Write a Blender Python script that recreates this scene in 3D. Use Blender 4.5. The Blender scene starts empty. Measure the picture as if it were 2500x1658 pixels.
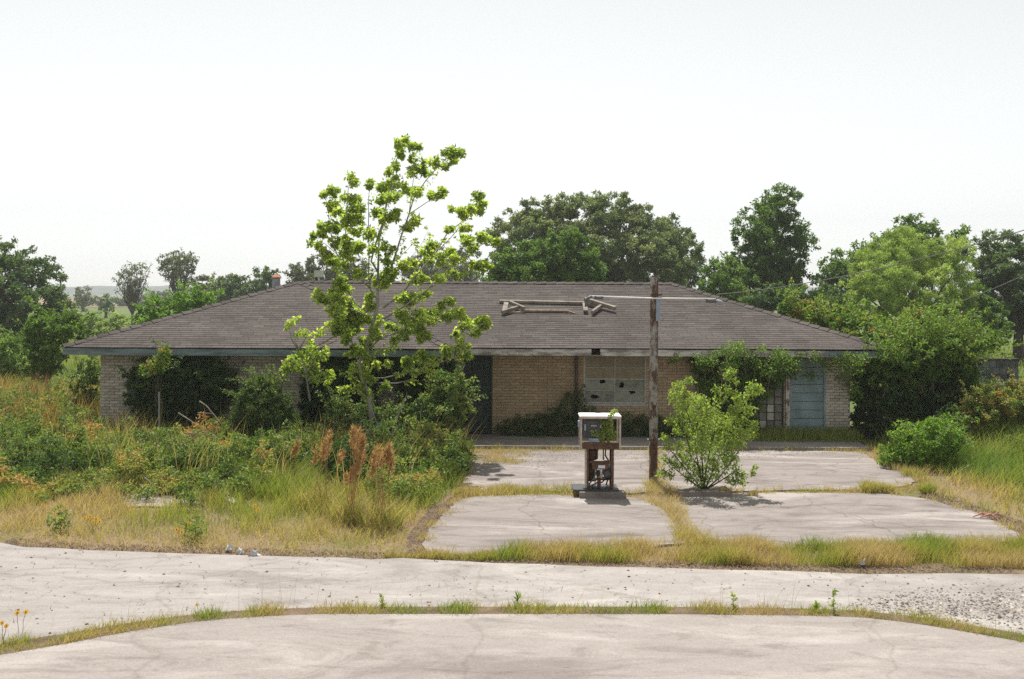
import bpy, math, random
import numpy as np
from mathutils import Vector
from mathutils.geometry import tessellate_polygon

R = math.radians
random.seed(7)
rng = np.random.default_rng(7)
scene = bpy.context.scene
COL = scene.collection

# ------------------------------------------------------------------ camera
CAM_H = 3.6
ROLL = R(0.3)
cam_data = bpy.data.cameras.new("camera")
cam = bpy.data.objects.new("camera", cam_data)
COL.objects.link(cam)
cam.location = (0, 0, CAM_H)
cam.rotation_euler = (R(90), -ROLL, 0)
cam_data.lens = 35.0
cam_data.sensor_width = 36.0
cam_data.sensor_fit = 'HORIZONTAL'
cam_data.shift_y = -(829.0 - 720.0) / 2500.0
cam_data.clip_start = 0.1
cam_data.clip_end = 6000
scene.camera = cam

# ------------------------------------------------------------------ light
SUN_EL = R(66)
SUN_AZ = R(-9)           # measured from +Y (behind the building), negative = to the left
to_sun = Vector((math.sin(SUN_AZ) * math.cos(SUN_EL), math.cos(SUN_AZ) * math.cos(SUN_EL), math.sin(SUN_EL)))
world = bpy.data.worlds.new("World")
scene.world = world
world.use_nodes = True
wn = world.node_tree.nodes
wl = world.node_tree.links
wn.clear()
sky = wn.new('ShaderNodeTexSky')
sky.sky_type = 'NISHITA'
sky.sun_disc = False
sky.sun_elevation = SUN_EL
sky.sun_rotation = SUN_AZ
sky.altitude = 0
sky.air_density = 1.0
sky.dust_density = 0.7
sky.ozone_density = 1.0
hs = wn.new('ShaderNodeHueSaturation')
hs.inputs['Saturation'].default_value = 0.06
bg = wn.new('ShaderNodeBackground')
bg.inputs['Strength'].default_value = 0.109
wo = wn.new('ShaderNodeOutputWorld')
wl.new(sky.outputs[0], hs.inputs['Color'])
veil = wn.new('ShaderNodeMix')
veil.data_type = 'RGBA'
veil.blend_type = 'MULTIPLY'
veil.inputs[0].default_value = 1.0
veil.inputs[7].default_value = (0.975, 1.0, 0.985, 1)
wl.new(hs.outputs[0], veil.inputs[6])
wl.new(veil.outputs[2], bg.inputs['Color'])
wl.new(bg.outputs[0], wo.inputs['Surface'])

sun_data = bpy.data.lights.new("sun", 'SUN')
sun_data.energy = 5.0
sun_data.angle = R(0.6)
sun_data.color = (1.0, 0.965, 0.90)
sun = bpy.data.objects.new("sun", sun_data)
sun.rotation_euler = to_sun.to_track_quat('Z', 'Y').to_euler()
sun.location = (0, 0, 60)
COL.objects.link(sun)

scene.view_settings.view_transform = 'Standard'
scene.view_settings.look = 'None'
scene.view_settings.exposure = 0.43
scene.view_settings.gamma = 1.0
scene.view_settings.use_curve_mapping = False
scene.cycles.max_bounces = 8
scene.cycles.diffuse_bounces = 4
scene.cycles.transmission_bounces = 4
scene.cycles.transparent_max_bounces = 8
scene.cycles.volume_bounces = 0
scene.cycles.use_denoising = False

# ------------------------------------------------------------------ survey helpers
# positions are taken off the photograph (as seen 2364 px wide) at a chosen real distance
F = 2430.0 / 1.05753
CX, CY = 1182.0, 681.0


def W(x, y, Y):
    dx, dy = x - CX, y - CY
    u = dx * math.cos(ROLL) + dy * math.sin(ROLL)
    v = -dx * math.sin(ROLL) + dy * math.cos(ROLL)
    return Vector((u / F * Y, Y, CAM_H - v / F * Y))


def G(x, y, z=0.0):
    dx, dy = x - CX, y - CY
    u = dx * math.cos(ROLL) + dy * math.sin(ROLL)
    v = -dx * math.sin(ROLL) + dy * math.cos(ROLL)
    Y = F * (CAM_H - z) / v
    return Vector((u / F * Y, Y, z))


def zs(x0, y0, k):
    """reads positions noted on an enlargement of the photograph"""
    return lambda x, y: ((x0 + x / k) / 1.05753, (y0 + y / k) / 1.05753)


# ------------------------------------------------------------------ object helpers
ORG = {}


def thing(name, label, cat, loc=(0, 0, 0), group=None, kind=None):
    o = bpy.data.objects.new(name, None)
    o.empty_display_size = 0.2
    COL.objects.link(o)
    o.location = loc
    ORG[o.name] = Vector(loc)
    o['label'] = label
    o['category'] = cat
    if group:
        o['group'] = group
    if kind:
        o['kind'] = kind
    return o


def tag(o, label, cat=None, group=None, kind=None):
    o['label'] = label
    if cat:
        o['category'] = cat
    if group:
        o['group'] = group
    if kind:
        o['kind'] = kind
    return o


def link(name, me, parent=None, loc=None):
    o = bpy.data.objects.new(name, me)
    COL.objects.link(o)
    if parent is not None:
        o.parent = parent
        ORG[o.name] = ORG[parent.name]
        if loc is not None:
            o.location = Vector(loc) - ORG[parent.name]
    else:
        L = Vector(loc) if loc is not None else Vector((0, 0, 0))
        o.location = L
        ORG[o.name] = L
    return o


def mk(name, V, Fc, mat, parent=None, tint=None, loc=None, smooth=False, kind=None):
    """mesh from world coordinates; stored relative to its thing's base"""
    org = ORG[parent.name] if parent is not None else (Vector(loc) if loc is not None else Vector((0, 0, 0)))
    me = bpy.data.meshes.new(name)
    if isinstance(Fc, np.ndarray):
        V = np.asarray(V, dtype=np.float64) - np.array(org)[None, :]
        nv, nf, k = len(V), len(Fc), Fc.shape[1]
        me.vertices.add(nv)
        me.vertices.foreach_set('co', V.astype(np.float32).ravel())
        me.loops.add(nf * k)
        me.loops.foreach_set('vertex_index', Fc.astype(np.int32).ravel())
        me.polygons.add(nf)
        me.polygons.foreach_set('loop_start', np.arange(0, nf * k, k, dtype=np.int32))
        me.polygons.foreach_set('loop_total', np.full(nf, k, dtype=np.int32))
        me.update(calc_edges=True)
    else:
        me.from_pydata([Vector(v) - org for v in V], [], Fc)
        me.update()
    if tint is not None:
        a = me.attributes.new('tint', 'FLOAT', 'FACE')
        a.data.foreach_set('value', np.asarray(tint, dtype=np.float32))
    if smooth:
        me.polygons.foreach_set('use_smooth', [True] * len(me.polygons))
    if mat:
        me.materials.append(mat)
    o = link(name, me, parent, None if parent is not None else org)
    if kind:
        o['kind'] = kind
    return o


class MB:
    def __init__(s):
        s.V, s.F, s.T = [], [], []

    def add(s, V, Fc, t=0.5):
        b = len(s.V)
        s.V += [Vector(v) for v in V]
        s.F += [tuple(i + b for i in f) for f in Fc]
        s.T += [t] * len(Fc)

    def box(s, x0, x1, y0, y1, z0, z1, t=0.5):
        s.add([(x0, y0, z0), (x1, y0, z0), (x1, y1, z0), (x0, y1, z0), (x0, y0, z1), (x1, y0, z1), (x1, y1, z1), (x0, y1, z1)],
              [(0, 3, 2, 1), (4, 5, 6, 7), (0, 1, 5, 4), (1, 2, 6, 5), (2, 3, 7, 6), (3, 0, 4, 7)], t)

    def beam(s, p, q, w, h, up=(0, 0, 1), t=0.5):
        p, q, up = Vector(p), Vector(q), Vector(up)
        d = (q - p).normalized()
        sx = d.cross(up).normalized() * (w / 2)
        sz = sx.cross(d).normalized() * (h / 2)
        V = []
        for c in (p, q):
            V += [c - sx - sz, c + sx - sz, c + sx + sz, c - sx + sz]
        s.add(V, [(0, 1, 2, 3), (7, 6, 5, 4), (0, 4, 5, 1), (1, 5, 6, 2), (2, 6, 7, 3), (3, 7, 4, 0)], t)

    def tube(s, P, r, n=6, cap=True, t=0.5):
        P = [Vector(p) for p in P]
        if not isinstance(r, (list, tuple)):
            r = [r] * len(P)
        V, Fc = [], []
        ref = Vector((0.31, 0.77, 0.55))
        for i, p in enumerate(P):
            d = (P[min(i + 1, len(P) - 1)] - P[max(i - 1, 0)])
            if d.length < 1e-9:
                d = Vector((0, 0, 1))
            d.normalize()
            a = d.cross(ref)
            if a.length < 0.05:
                a = d.cross(Vector((1, 0, 0)))
            a.normalize()
            b = d.cross(a)
            for k in range(n):
                an = 2 * math.pi * k / n
                V.append(p + (a * math.cos(an) + b * math.sin(an)) * r[i])
        for i in range(len(P) - 1):
            for k in range(n):
                k2 = (k + 1) % n
                Fc.append((i * n + k, i * n + k2, (i + 1) * n + k2, (i + 1) * n + k))
        if cap:
            Fc.append(tuple(range(n - 1, -1, -1)))
            Fc.append(tuple((len(P) - 1) * n + k for k in range(n)))
        s.add(V, Fc, t)

    def prism(s, poly, z0, z1, t=0.5):
        n = len(poly)
        pts = [Vector((p[0], p[1], 0)) for p in poly]
        area = sum(pts[i].x * pts[(i + 1) % n].y - pts[(i + 1) % n].x * pts[i].y for i in range(n))
        if area < 0:
            pts.reverse()
        tris = tessellate_polygon([pts])
        V = [(p.x, p.y, z1) for p in pts] + [(p.x, p.y, z0) for p in pts]
        Fc = []
        for a, b, c in tris:
            nz = (pts[b] - pts[a]).cross(pts[c] - pts[a]).z
            Fc.append((a, b, c) if nz > 0 else (a, c, b))
        for i in range(n):
            j = (i + 1) % n
            Fc.append((i, n + i, n + j, j))
        s.add(V, Fc, t)

    def build(s, name, mat, parent=None, loc=None, smooth=False, kind=None):
        return mk(name, s.V, s.F, mat, parent, s.T, loc, smooth, kind)


# ------------------------------------------------------------------ materials
def nodes(name):
    m = bpy.data.materials.new(name)
    m.use_nodes = True
    nt = m.node_tree
    nt.nodes.clear()
    out = nt.nodes.new('ShaderNodeOutputMaterial')
    return m, nt, nt.nodes, nt.links, out


def ramp(nt, src, stops):
    r = nt.nodes.new('ShaderNodeValToRGB')
    e = r.color_ramp.elements
    while len(e) > 1:
        e.remove(e[-1])
    e[0].position, e[0].color = stops[0][0], (*stops[0][1], 1)
    for p, c in stops[1:]:
        k = e.new(p)
        k.color = (*c, 1)
    nt.links.new(src, r.inputs[0])
    return r.outputs[0]


def noise(nt, scale, detail=4, rough=0.55, stretch=(1, 1, 1), coord='Object', dist=0.0, rot=(0, 0, 0)):
    tc = nt.nodes.new('ShaderNodeTexCoord')
    mp = nt.nodes.new('ShaderNodeMapping')
    mp.inputs['Scale'].default_value = stretch
    mp.inputs['Rotation'].default_value = rot
    nt.links.new(tc.outputs[coord], mp.inputs['Vector'])
    n = nt.nodes.new('ShaderNodeTexNoise')
    n.inputs['Scale'].default_value = scale
    n.inputs['Detail'].default_value = detail
    n.inputs['Roughness'].default_value = rough
    n.inputs['Distortion'].default_value = dist
    nt.links.new(mp.outputs[0], n.inputs['Vector'])
    return n.outputs['Fac']


def mix(nt, fac, a, b, mode='MIX'):
    n = nt.nodes.new('ShaderNodeMix')
    n.data_type = 'RGBA'
    n.blend_type = mode
    for sock, v in ((n.inputs[0], fac), (n.inputs[6], a), (n.inputs[7], b)):
        if hasattr(v, 'links'):
            nt.links.new(v, sock)
        elif isinstance(v, (int, float)):
            sock.default_value = v
        else:
            sock.default_value = (*v, 1)
    return n.outputs[2]


def attr(nt, name='tint'):
    a = nt.nodes.new('ShaderNodeAttribute')
    a.attribute_name = name
    return a.outputs['Fac']


def bump(nt, h, strength=0.4, dist=0.02):
    b = nt.nodes.new('ShaderNodeBump')
    b.inputs['Strength'].default_value = strength
    b.inputs['Distance'].default_value = dist
    nt.links.new(h, b.inputs['Height'])
    return b.outputs[0]


def finish(nt, out, color, rough=0.85, spec=0.3, normal=None, metal=0.0):
    p = nt.nodes.new('ShaderNodeBsdfPrincipled')
    if hasattr(color, 'links'):
        nt.links.new(color, p.inputs['Base Color'])
    else:
        p.inputs['Base Color'].default_value = (*color, 1)
    p.inputs['Roughness'].default_value = rough
    p.inputs['Specular IOR Level'].default_value = spec
    p.inputs['Metallic'].default_value = metal
    if normal is not None:
        nt.links.new(normal, p.inputs['Normal'])
    nt.links.new(p.outputs[0], out.inputs['Surface'])
    return p


def mat_plain(name, c1, c2, scale=6.0, rough=0.85, spec=0.3, bstr=0.3, stretch=(1, 1, 1), lo=0.35, hi=0.65, tint=0.0, detail=5):
    m, nt, N, L, out = nodes(name)
    n = noise(nt, scale, detail, 0.6, stretch)
    c = ramp(nt, n, [(lo, c1), (hi, c2)])
    if tint:
        t = attr(nt)
        f = ramp(nt, t, [(0, (1 - tint,) * 3), (1, (1 + tint,) * 3)])
        c = mix(nt, 1.0, c, f, 'MULTIPLY')
    finish(nt, out, c, rough, spec, bump(nt, n, bstr, 0.01) if bstr else None)
    return m


def mat_leaf(name, stops, transl=0.45, tcol=1.25, rough=0.55, spec=0.35, gain=1.5):
    stops = [(q, (c[0] * gain, c[1] * gain, c[2] * gain * 0.92)) for q, c in stops]
    m, nt, N, L, out = nodes(name)
    c = ramp(nt, attr(nt), stops)
    p = N.new('ShaderNodeBsdfPrincipled')
    L.new(c, p.inputs['Base Color'])
    p.inputs['Roughness'].default_value = rough
    p.inputs['Specular IOR Level'].default_value = spec
    t = N.new('ShaderNodeBsdfTranslucent')
    tc = mix(nt, 1.0, c, (1.15 * tcol, 1.2 * tcol, 0.55 * tcol), 'MULTIPLY')
    L.new(tc, t.inputs['Color'])
    ms = N.new('ShaderNodeMixShader')
    ms.inputs[0].default_value = transl
    L.new(p.outputs[0], ms.inputs[1])
    L.new(t.outputs[0], ms.inputs[2])
    L.new(ms.outputs[0], out.inputs['Surface'])
    return m


def mat_concrete(name, dark, mid, light, streak=0.6, seed=0.0):
    m, nt, N, L, out = nodes(name)
    big = noise(nt, 0.42, 7, 0.66, (0.55, 1.5, 1), dist=1.6)
    c = ramp(nt, big, [(0.36, dark), (0.47, mid), (0.53, mid), (0.63, light)])
    st = noise(nt, 1.7, 8, 0.74, (0.5, 1.6, 1), dist=0.9, rot=(0, 0, 0.05))
    s2 = ramp(nt, st, [(0.36, (0.72, 0.69, 0.68)), (0.47, (0.97, 0.96, 0.95)), (0.55, (1.0, 1.0, 1.0)), (0.68, (1.2, 1.2, 1.19))])
    c = mix(nt, streak, c, s2, 'MULTIPLY')
    sta = noise(nt, 0.75, 8, 0.7, (1, 1.3, 1), dist=2.2)
    s4 = ramp(nt, sta, [(0.0, (1, 1, 1)), (0.58, (1, 1, 1)), (0.63, (0.80, 0.775, 0.76)), (0.74, (0.70, 0.67, 0.65))])
    c = mix(nt, streak, c, s4, 'MULTIPLY')
    fine = noise(nt, 55, 3, 0.7)
    f2 = ramp(nt, fine, [(0.25, (0.68, 0.67, 0.66)), (0.5, (1, 1, 1)), (0.78, (1.25, 1.24, 1.23))])
    c = mix(nt, 0.75, c, f2, 'MULTIPLY')
    sp = noise(nt, 9, 4, 0.7)
    s3 = ramp(nt, sp, [(0.0, (1, 1, 1)), (0.66, (1, 1, 1)), (0.78, (0.72, 0.69, 0.66))])
    c = mix(nt, 0.8, c, s3, 'MULTIPLY')
    # hairline cracks, some filled pale
    vo = N.new('ShaderNodeTexVoronoi')
    vo.feature = 'DISTANCE_TO_EDGE'
    vo.inputs['Scale'].default_value = 0.3 if name != 'forecourt_concrete' else 0.55
    tcn = N.new('ShaderNodeTexCoord')
    nz = N.new('ShaderNodeTexNoise')
    nz.inputs['Scale'].default_value = 1.7
    nz.inputs['Detail'].default_value = 6
    L.new(tcn.outputs['Object'], nz.inputs['Vector'])
    vm = N.new('ShaderNodeMix')
    vm.data_type = 'RGBA'
    vm.inputs[0].default_value = 0.35
    L.new(tcn.outputs['Object'], vm.inputs[6])
    L.new(nz.outputs['Color'], vm.inputs[7])
    L.new(vm.outputs[2], vo.inputs['Vector'])
    cr = ramp(nt, vo.outputs['Distance'], [(0.0, (0.55, 0.52, 0.5)), (0.0035, (0.8, 0.78, 0.76)), (0.007, (1, 1, 1))])
    c = mix(nt, 0.35 if name != 'forecourt_concrete' else 0.75, c, cr, 'MULTIPLY')
    finish(nt, out, c, 0.92, 0.2, bump(nt, fine, 0.35, 0.006))
    return m


M = {}
M['road'] = mat_concrete('road_concrete', (0.205, 0.18, 0.168), (0.275, 0.246, 0.23), (0.34, 0.308, 0.288), 0.8)
M['path'] = mat_concrete('path_concrete', (0.235, 0.213, 0.201), (0.30, 0.276, 0.26), (0.37, 0.345, 0.323), 0.75)
M['slab'] = mat_concrete('forecourt_concrete', (0.165, 0.143, 0.133), (0.238, 0.21, 0.197), (0.335, 0.303, 0.285), 0.95)
M['porch'] = mat_concrete('porch_concrete', (0.22, 0.19, 0.17), (0.3, 0.27, 0.25), (0.38, 0.35, 0.33), 0.8)
M['island'] = mat_concrete('island_concrete', (0.16, 0.14, 0.12), (0.24, 0.21, 0.19), (0.33, 0.30, 0.27), 0.8)


def mat_ground():
    m, nt, N, L, out = nodes('field_ground')
    a = noise(nt, 0.35, 6, 0.65)
    near = ramp(nt, a, [(0.3, (0.17, 0.12, 0.08)), (0.48, (0.24, 0.175, 0.115)), (0.62, (0.15, 0.14, 0.06)), (0.75, (0.09, 0.11, 0.035))])
    fa = noise(nt, 0.035, 5, 0.6)
    far = ramp(nt, fa, [(0.35, (0.065, 0.105, 0.03)), (0.55, (0.10, 0.14, 0.045)), (0.7, (0.15, 0.16, 0.07))])
    tc = N.new('ShaderNodeTexCoord')
    ln = N.new('ShaderNodeVectorMath')
    ln.operation = 'LENGTH'
    L.new(tc.outputs['Object'], ln.inputs[0])
    mr = N.new('ShaderNodeMapRange')
    mr.inputs['From Min'].default_value = 22
    mr.inputs['From Max'].default_value = 34
    L.new(ln.outputs['Value'], mr.inputs['Value'])
    c = mix(nt, mr.outputs[0], near, far)
    fine = noise(nt, 40, 4, 0.7)
    f2 = ramp(nt, fine, [(0.25, (0.55, 0.52, 0.5)), (0.5, (1, 1, 1)), (0.75, (1.5, 1.45, 1.4))])
    c = mix(nt, 0.9, c, f2, 'MULTIPLY')
    finish(nt, out, c, 0.95, 0.1, bump(nt, fine, 0.8, 0.03))
    return m


M['ground'] = mat_ground()
M['tanfield'] = mat_plain('dry_field', (0.20, 0.14, 0.085), (0.25, 0.175, 0.11), 0.05, 0.95, 0.1, 0)
M['hills'] = mat_plain('far_woods', (0.02, 0.045, 0.035), (0.035, 0.065, 0.045), 0.02, 0.95, 0.1, 0)
M['gravel'] = mat_plain('gravel', (0.16, 0.14, 0.128), (0.32, 0.285, 0.255), 3, 0.9, 0.2, 0, tint=0.75)
M['litter'] = mat_plain('leaf_litter', (0.09, 0.06, 0.042), (0.19, 0.135, 0.10), 3, 0.9, 0.2, 0, tint=0.6)


def mat_brick(name, c1, c2, c3):
    m, nt, N, L, out = nodes(name)
    c = ramp(nt, attr(nt), [(0.0, c1), (0.5, c2), (1.0, c3)])
    n = noise(nt, 14, 5, 0.7)
    f = ramp(nt, n, [(0.25, (0.62, 0.6, 0.58)), (0.5, (1, 1, 1)), (0.75, (1.2, 1.18, 1.15))])
    c = mix(nt, 0.8, c, f, 'MULTIPLY')
    big = noise(nt, 0.8, 5, 0.6, (1, 1, 1))
    f2 = ramp(nt, big, [(0.3, (0.7, 0.66, 0.6)), (0.55, (1, 1, 1))])
    c = mix(nt, 0.8, c, f2, 'MULTIPLY')
    finish(nt, out, c, 0.9, 0.2, bump(nt, n, 0.5, 0.006))
    return m


M['brick_tan'] = mat_brick('tan_brick', (0.35, 0.26, 0.165), (0.40, 0.305, 0.20), (0.45, 0.35, 0.24))
M['brick_pale'] = mat_brick('painted_brick', (0.45, 0.40, 0.35), (0.55, 0.495, 0.44), (0.64, 0.585, 0.53))
M['mortar'] = mat_plain('mortar', (0.13, 0.11, 0.09), (0.2, 0.17, 0.14), 8, 0.95, 0.1, 0.4)
M['mortar_tan'] = mat_plain('tan_mortar', (0.20, 0.145, 0.09), (0.27, 0.20, 0.13), 8, 0.95, 0.1, 0.4)


def mat_shingle():
    m, nt, N, L, out = nodes('shingle')
    c = ramp(nt, attr(nt), [(0.0, (0.071, 0.061, 0.057)), (0.5, (0.094, 0.082, 0.077)), (1.0, (0.121, 0.107, 0.100))])
    b = noise(nt, 0.45, 5, 0.6)
    f = ramp(nt, b, [(0.35, (0.80, 0.78, 0.77)), (0.6, (1.08, 1.06, 1.04))])
    c = mix(nt, 0.8, c, f, 'MULTIPLY')
    n = noise(nt, 38, 3, 0.75)
    f2 = ramp(nt, n, [(0.3, (0.6, 0.58, 0.57)), (0.5, (1, 1, 1)), (0.72, (1.5, 1.48, 1.42))])
    c = mix(nt, 0.85, c, f2, 'MULTIPLY')
    sp = noise(nt, 16, 2, 0.5)
    f3 = ramp(nt, sp, [(0.0, (1, 1, 1)), (0.71, (1, 1, 1)), (0.76, (2.0, 1.95, 1.8))])
    c = mix(nt, 0.7, c, f3, 'MULTIPLY')
    finish(nt, out, c, 0.95, 0.15, bump(nt, n, 0.5, 0.006))
    return m


M['shingle'] = mat_shingle()
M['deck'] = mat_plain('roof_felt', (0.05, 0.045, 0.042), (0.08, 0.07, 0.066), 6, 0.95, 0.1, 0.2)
M['fascia_blue'] = mat_plain('weathered_blue_paint', (0.10, 0.13, 0.142), (0.225, 0.285, 0.305), 5, 0.8, 0.3, 0.3, (0.3, 1, 2))
M['fascia_white'] = mat_plain('peeling_white_paint', (0.20, 0.18, 0.165), (0.55, 0.53, 0.50), 7, 0.85, 0.3, 0.4, (0.35, 1, 1.5), 0.38, 0.6)
M['soffit'] = mat_plain('soffit_boards', (0.30, 0.25, 0.19), (0.42, 0.36, 0.28), 3, 0.9, 0.2, 0.2)
M['door_blue'] = mat_plain('blue_door_paint', (0.19, 0.265, 0.29), (0.29, 0.375, 0.405), 4, 0.7, 0.3, 0.25, (1, 1, 0.5))
M['door_green'] = mat_plain('dark_green_paint', (0.022, 0.038, 0.030), (0.045, 0.065, 0.055), 4, 0.7, 0.3, 0.25)
M['frame'] = mat_plain('old_window_frame', (0.30, 0.29, 0.26), (0.46, 0.445, 0.405), 12, 0.75, 0.3, 0.3)
M['bars'] = mat_plain('dark_window_bars', (0.03, 0.028, 0.025), (0.07, 0.06, 0.05), 12, 0.75, 0.3, 0.3)
M['pane_pale'] = mat_plain('painted_glass', (0.19, 0.19, 0.155), (0.28, 0.285, 0.24), 5, 0.5, 0.4, 0.1)
M['pane_grey'] = mat_plain('grimy_glass', (0.125, 0.13, 0.105), (0.22, 0.225, 0.185), 7, 0.45, 0.4, 0.1)
M['pane_dim'] = mat_plain('dirty_glass', (0.10, 0.095, 0.08), (0.24, 0.22, 0.19), 6, 0.35, 0.5, 0.1)
M['pane_bright'] = mat_plain('pale_glass', (0.42, 0.40, 0.36), (0.62, 0.60, 0.56), 6, 0.4, 0.5, 0.1)  # paler tone for a few panes
M['pane_tan'] = mat_plain('yellowed_glass', (0.18, 0.15, 0.085), (0.24, 0.205, 0.125), 5, 0.5, 0.4, 0.1)
M['black'] = mat_plain('dark_interior', (0.008, 0.008, 0.007), (0.015, 0.014, 0.012), 3, 0.95, 0.05, 0)  # darkness of the unlit interior put into the colour
M['post_white'] = mat_plain('flaking_white_post', (0.20, 0.15, 0.11), (0.62, 0.57, 0.5), 9, 0.85, 0.2, 0.4, (1, 1, 0.5), 0.42, 0.55)
M['pipe'] = mat_plain('rusty_downspout', (0.06, 0.045, 0.035), (0.13, 0.10, 0.075), 7, 0.8, 0.3, 0.3)
M['lumber'] = mat_plain('weathered_lumber', (0.17, 0.15, 0.125), (0.33, 0.295, 0.255), 9, 0.9, 0.15, 0.3, (0.4, 1, 1))
M['lumber_dark'] = mat_plain('rotten_lumber', (0.16, 0.12, 0.09), (0.33, 0.27, 0.21), 9, 0.9, 0.15, 0.3)
M['vent'] = mat_plain('galvanised_vent', (0.24, 0.25, 0.28), (0.36, 0.37, 0.40), 6, 0.6, 0.4, 0.1)
M['vent_cap'] = mat_plain('rusty_vent_cap', (0.30, 0.12, 0.06), (0.45, 0.22, 0.11), 9, 0.8, 0.3, 0.2)


def mat_rustpole(name, paint, paint2, thr=0.5):
    m, nt, N, L, out = nodes(name)
    n = noise(nt, 4.5, 7, 0.7, (1, 1, 0.45))
    r = ramp(nt, noise(nt, 16, 5, 0.7), [(0.3, (0.045, 0.027, 0.018)), (0.55, (0.105, 0.058, 0.034)), (0.75, (0.185, 0.108, 0.065))])
    p = ramp(nt, noise(nt, 10, 4, 0.6), [(0.3, paint2), (0.6, paint)])
    f = ramp(nt, n, [(thr - 0.03, (0, 0, 0)), (thr + 0.03, (1, 1, 1))])
    c = mix(nt, f, r, p)
    finish(nt, out, c, 0.8, 0.3, bump(nt, n, 0.5, 0.01))
    return m


M['pole'] = mat_rustpole('rusting_pole_paint', (0.34, 0.325, 0.31), (0.19, 0.17, 0.15), 0.512)
M['rust'] = mat_rustpole('deep_rust', (0.16, 0.078, 0.045), (0.08, 0.043, 0.027), 0.5)
M['tin_blue'] = mat_plain('bluish_tin', (0.20, 0.25, 0.33), (0.34, 0.40, 0.48), 6, 0.5, 0.5, 0.2, (1, 1, 0.4))
M['white_enamel'] = mat_plain('chalky_white_enamel', (0.62, 0.56, 0.51), (0.82, 0.79, 0.75), 8, 0.55, 0.4, 0.1, lo=0.25, hi=0.5)
M['pale_trim'] = mat_plain('dull_pink_trim', (0.36, 0.27, 0.23), (0.58, 0.50, 0.45), 12, 0.7, 0.3, 0.3)
M['gauge'] = mat_plain('gauge_case', (0.025, 0.028, 0.032), (0.06, 0.065, 0.07), 10, 0.5, 0.5, 0.1)
M['motor'] = mat_plain('grey_motor', (0.07, 0.07, 0.075), (0.14, 0.14, 0.145), 12, 0.6, 0.5, 0.2)
M['brass'] = mat_plain('pale_pipe', (0.42, 0.35, 0.28), (0.62, 0.55, 0.47), 9, 0.5, 0.5, 0.1)
M['label_plate'] = mat_plain('pump_label', (0.45, 0.46, 0.52), (0.68, 0.69, 0.74), 30, 0.5, 0.4, 0, lo=0.35, hi=0.5)
M['digit'] = mat_plain('digit_wheels', (0.40, 0.42, 0.44), (0.6, 0.62, 0.63), 20, 0.5, 0.4, 0)
M['wire'] = mat_plain('cable_sheath', (0.16, 0.16, 0.16), (0.26, 0.26, 0.25), 4, 0.7, 0.3, 0)
M['paper'] = mat_plain('white_plastic_litter', (0.38, 0.365, 0.35), (0.62, 0.61, 0.60), 20, 0.6, 0.3, 0.2)
M['pink'] = mat_plain('pink_plastic', (0.36, 0.13, 0.13), (0.5, 0.24, 0.23), 20, 0.6, 0.3, 0.2)
M['shed'] = mat_plain('grey_block', (0.075, 0.075, 0.08), (0.16, 0.155, 0.16), 5, 0.9, 0.2, 0.4, tint=0.3)
M['bark_grey'] = mat_plain('grey_bark', (0.20, 0.18, 0.155), (0.38, 0.355, 0.32), 14, 0.9, 0.2, 0.5, (1, 1, 0.4))
M['bark_dark'] = mat_plain('dark_bark', (0.05, 0.04, 0.032), (0.11, 0.09, 0.07), 10, 0.95, 0.15, 0.5, (1, 1, 0.4))
M['twig'] = mat_plain('dead_twigs', (0.25, 0.21, 0.175), (0.42, 0.37, 0.32), 10, 0.9, 0.2, 0.2)
M['stem'] = mat_plain('brown_stems', (0.16, 0.12, 0.08), (0.27, 0.21, 0.14), 10, 0.9, 0.2, 0.2)

# leaves: tint 0 = dark/old ... 1 = fresh/light
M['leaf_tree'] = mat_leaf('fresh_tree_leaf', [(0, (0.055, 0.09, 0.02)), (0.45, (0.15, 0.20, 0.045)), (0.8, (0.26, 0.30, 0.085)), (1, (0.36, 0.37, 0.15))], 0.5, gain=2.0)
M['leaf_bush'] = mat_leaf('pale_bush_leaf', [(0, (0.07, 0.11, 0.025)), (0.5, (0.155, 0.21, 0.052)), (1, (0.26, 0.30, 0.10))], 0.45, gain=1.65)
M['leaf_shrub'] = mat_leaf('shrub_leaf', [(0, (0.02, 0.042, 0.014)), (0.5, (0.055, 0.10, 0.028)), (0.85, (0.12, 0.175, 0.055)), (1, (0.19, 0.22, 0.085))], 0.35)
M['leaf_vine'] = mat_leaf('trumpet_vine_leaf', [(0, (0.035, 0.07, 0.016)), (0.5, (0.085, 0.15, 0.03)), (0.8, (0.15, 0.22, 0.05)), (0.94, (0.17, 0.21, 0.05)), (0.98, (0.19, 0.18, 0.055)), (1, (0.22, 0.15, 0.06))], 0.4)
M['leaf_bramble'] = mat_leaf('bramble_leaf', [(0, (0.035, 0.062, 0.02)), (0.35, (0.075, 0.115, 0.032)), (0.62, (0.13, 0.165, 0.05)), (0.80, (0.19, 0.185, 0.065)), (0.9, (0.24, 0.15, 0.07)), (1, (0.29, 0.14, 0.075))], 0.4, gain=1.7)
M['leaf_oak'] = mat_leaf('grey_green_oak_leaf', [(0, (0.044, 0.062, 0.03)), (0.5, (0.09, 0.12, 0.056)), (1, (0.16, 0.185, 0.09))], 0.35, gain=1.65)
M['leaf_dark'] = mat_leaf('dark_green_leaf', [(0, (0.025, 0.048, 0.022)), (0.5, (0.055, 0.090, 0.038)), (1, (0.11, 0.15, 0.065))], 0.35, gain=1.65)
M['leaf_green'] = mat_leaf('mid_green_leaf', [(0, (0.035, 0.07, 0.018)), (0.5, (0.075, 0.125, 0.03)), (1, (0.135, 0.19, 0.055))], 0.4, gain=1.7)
M['leaf_bright'] = mat_leaf('bright_green_leaf', [(0, (0.05, 0.10, 0.02)), (0.5, (0.09, 0.17, 0.03)), (1, (0.16, 0.24, 0.05))], 0.45)
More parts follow.
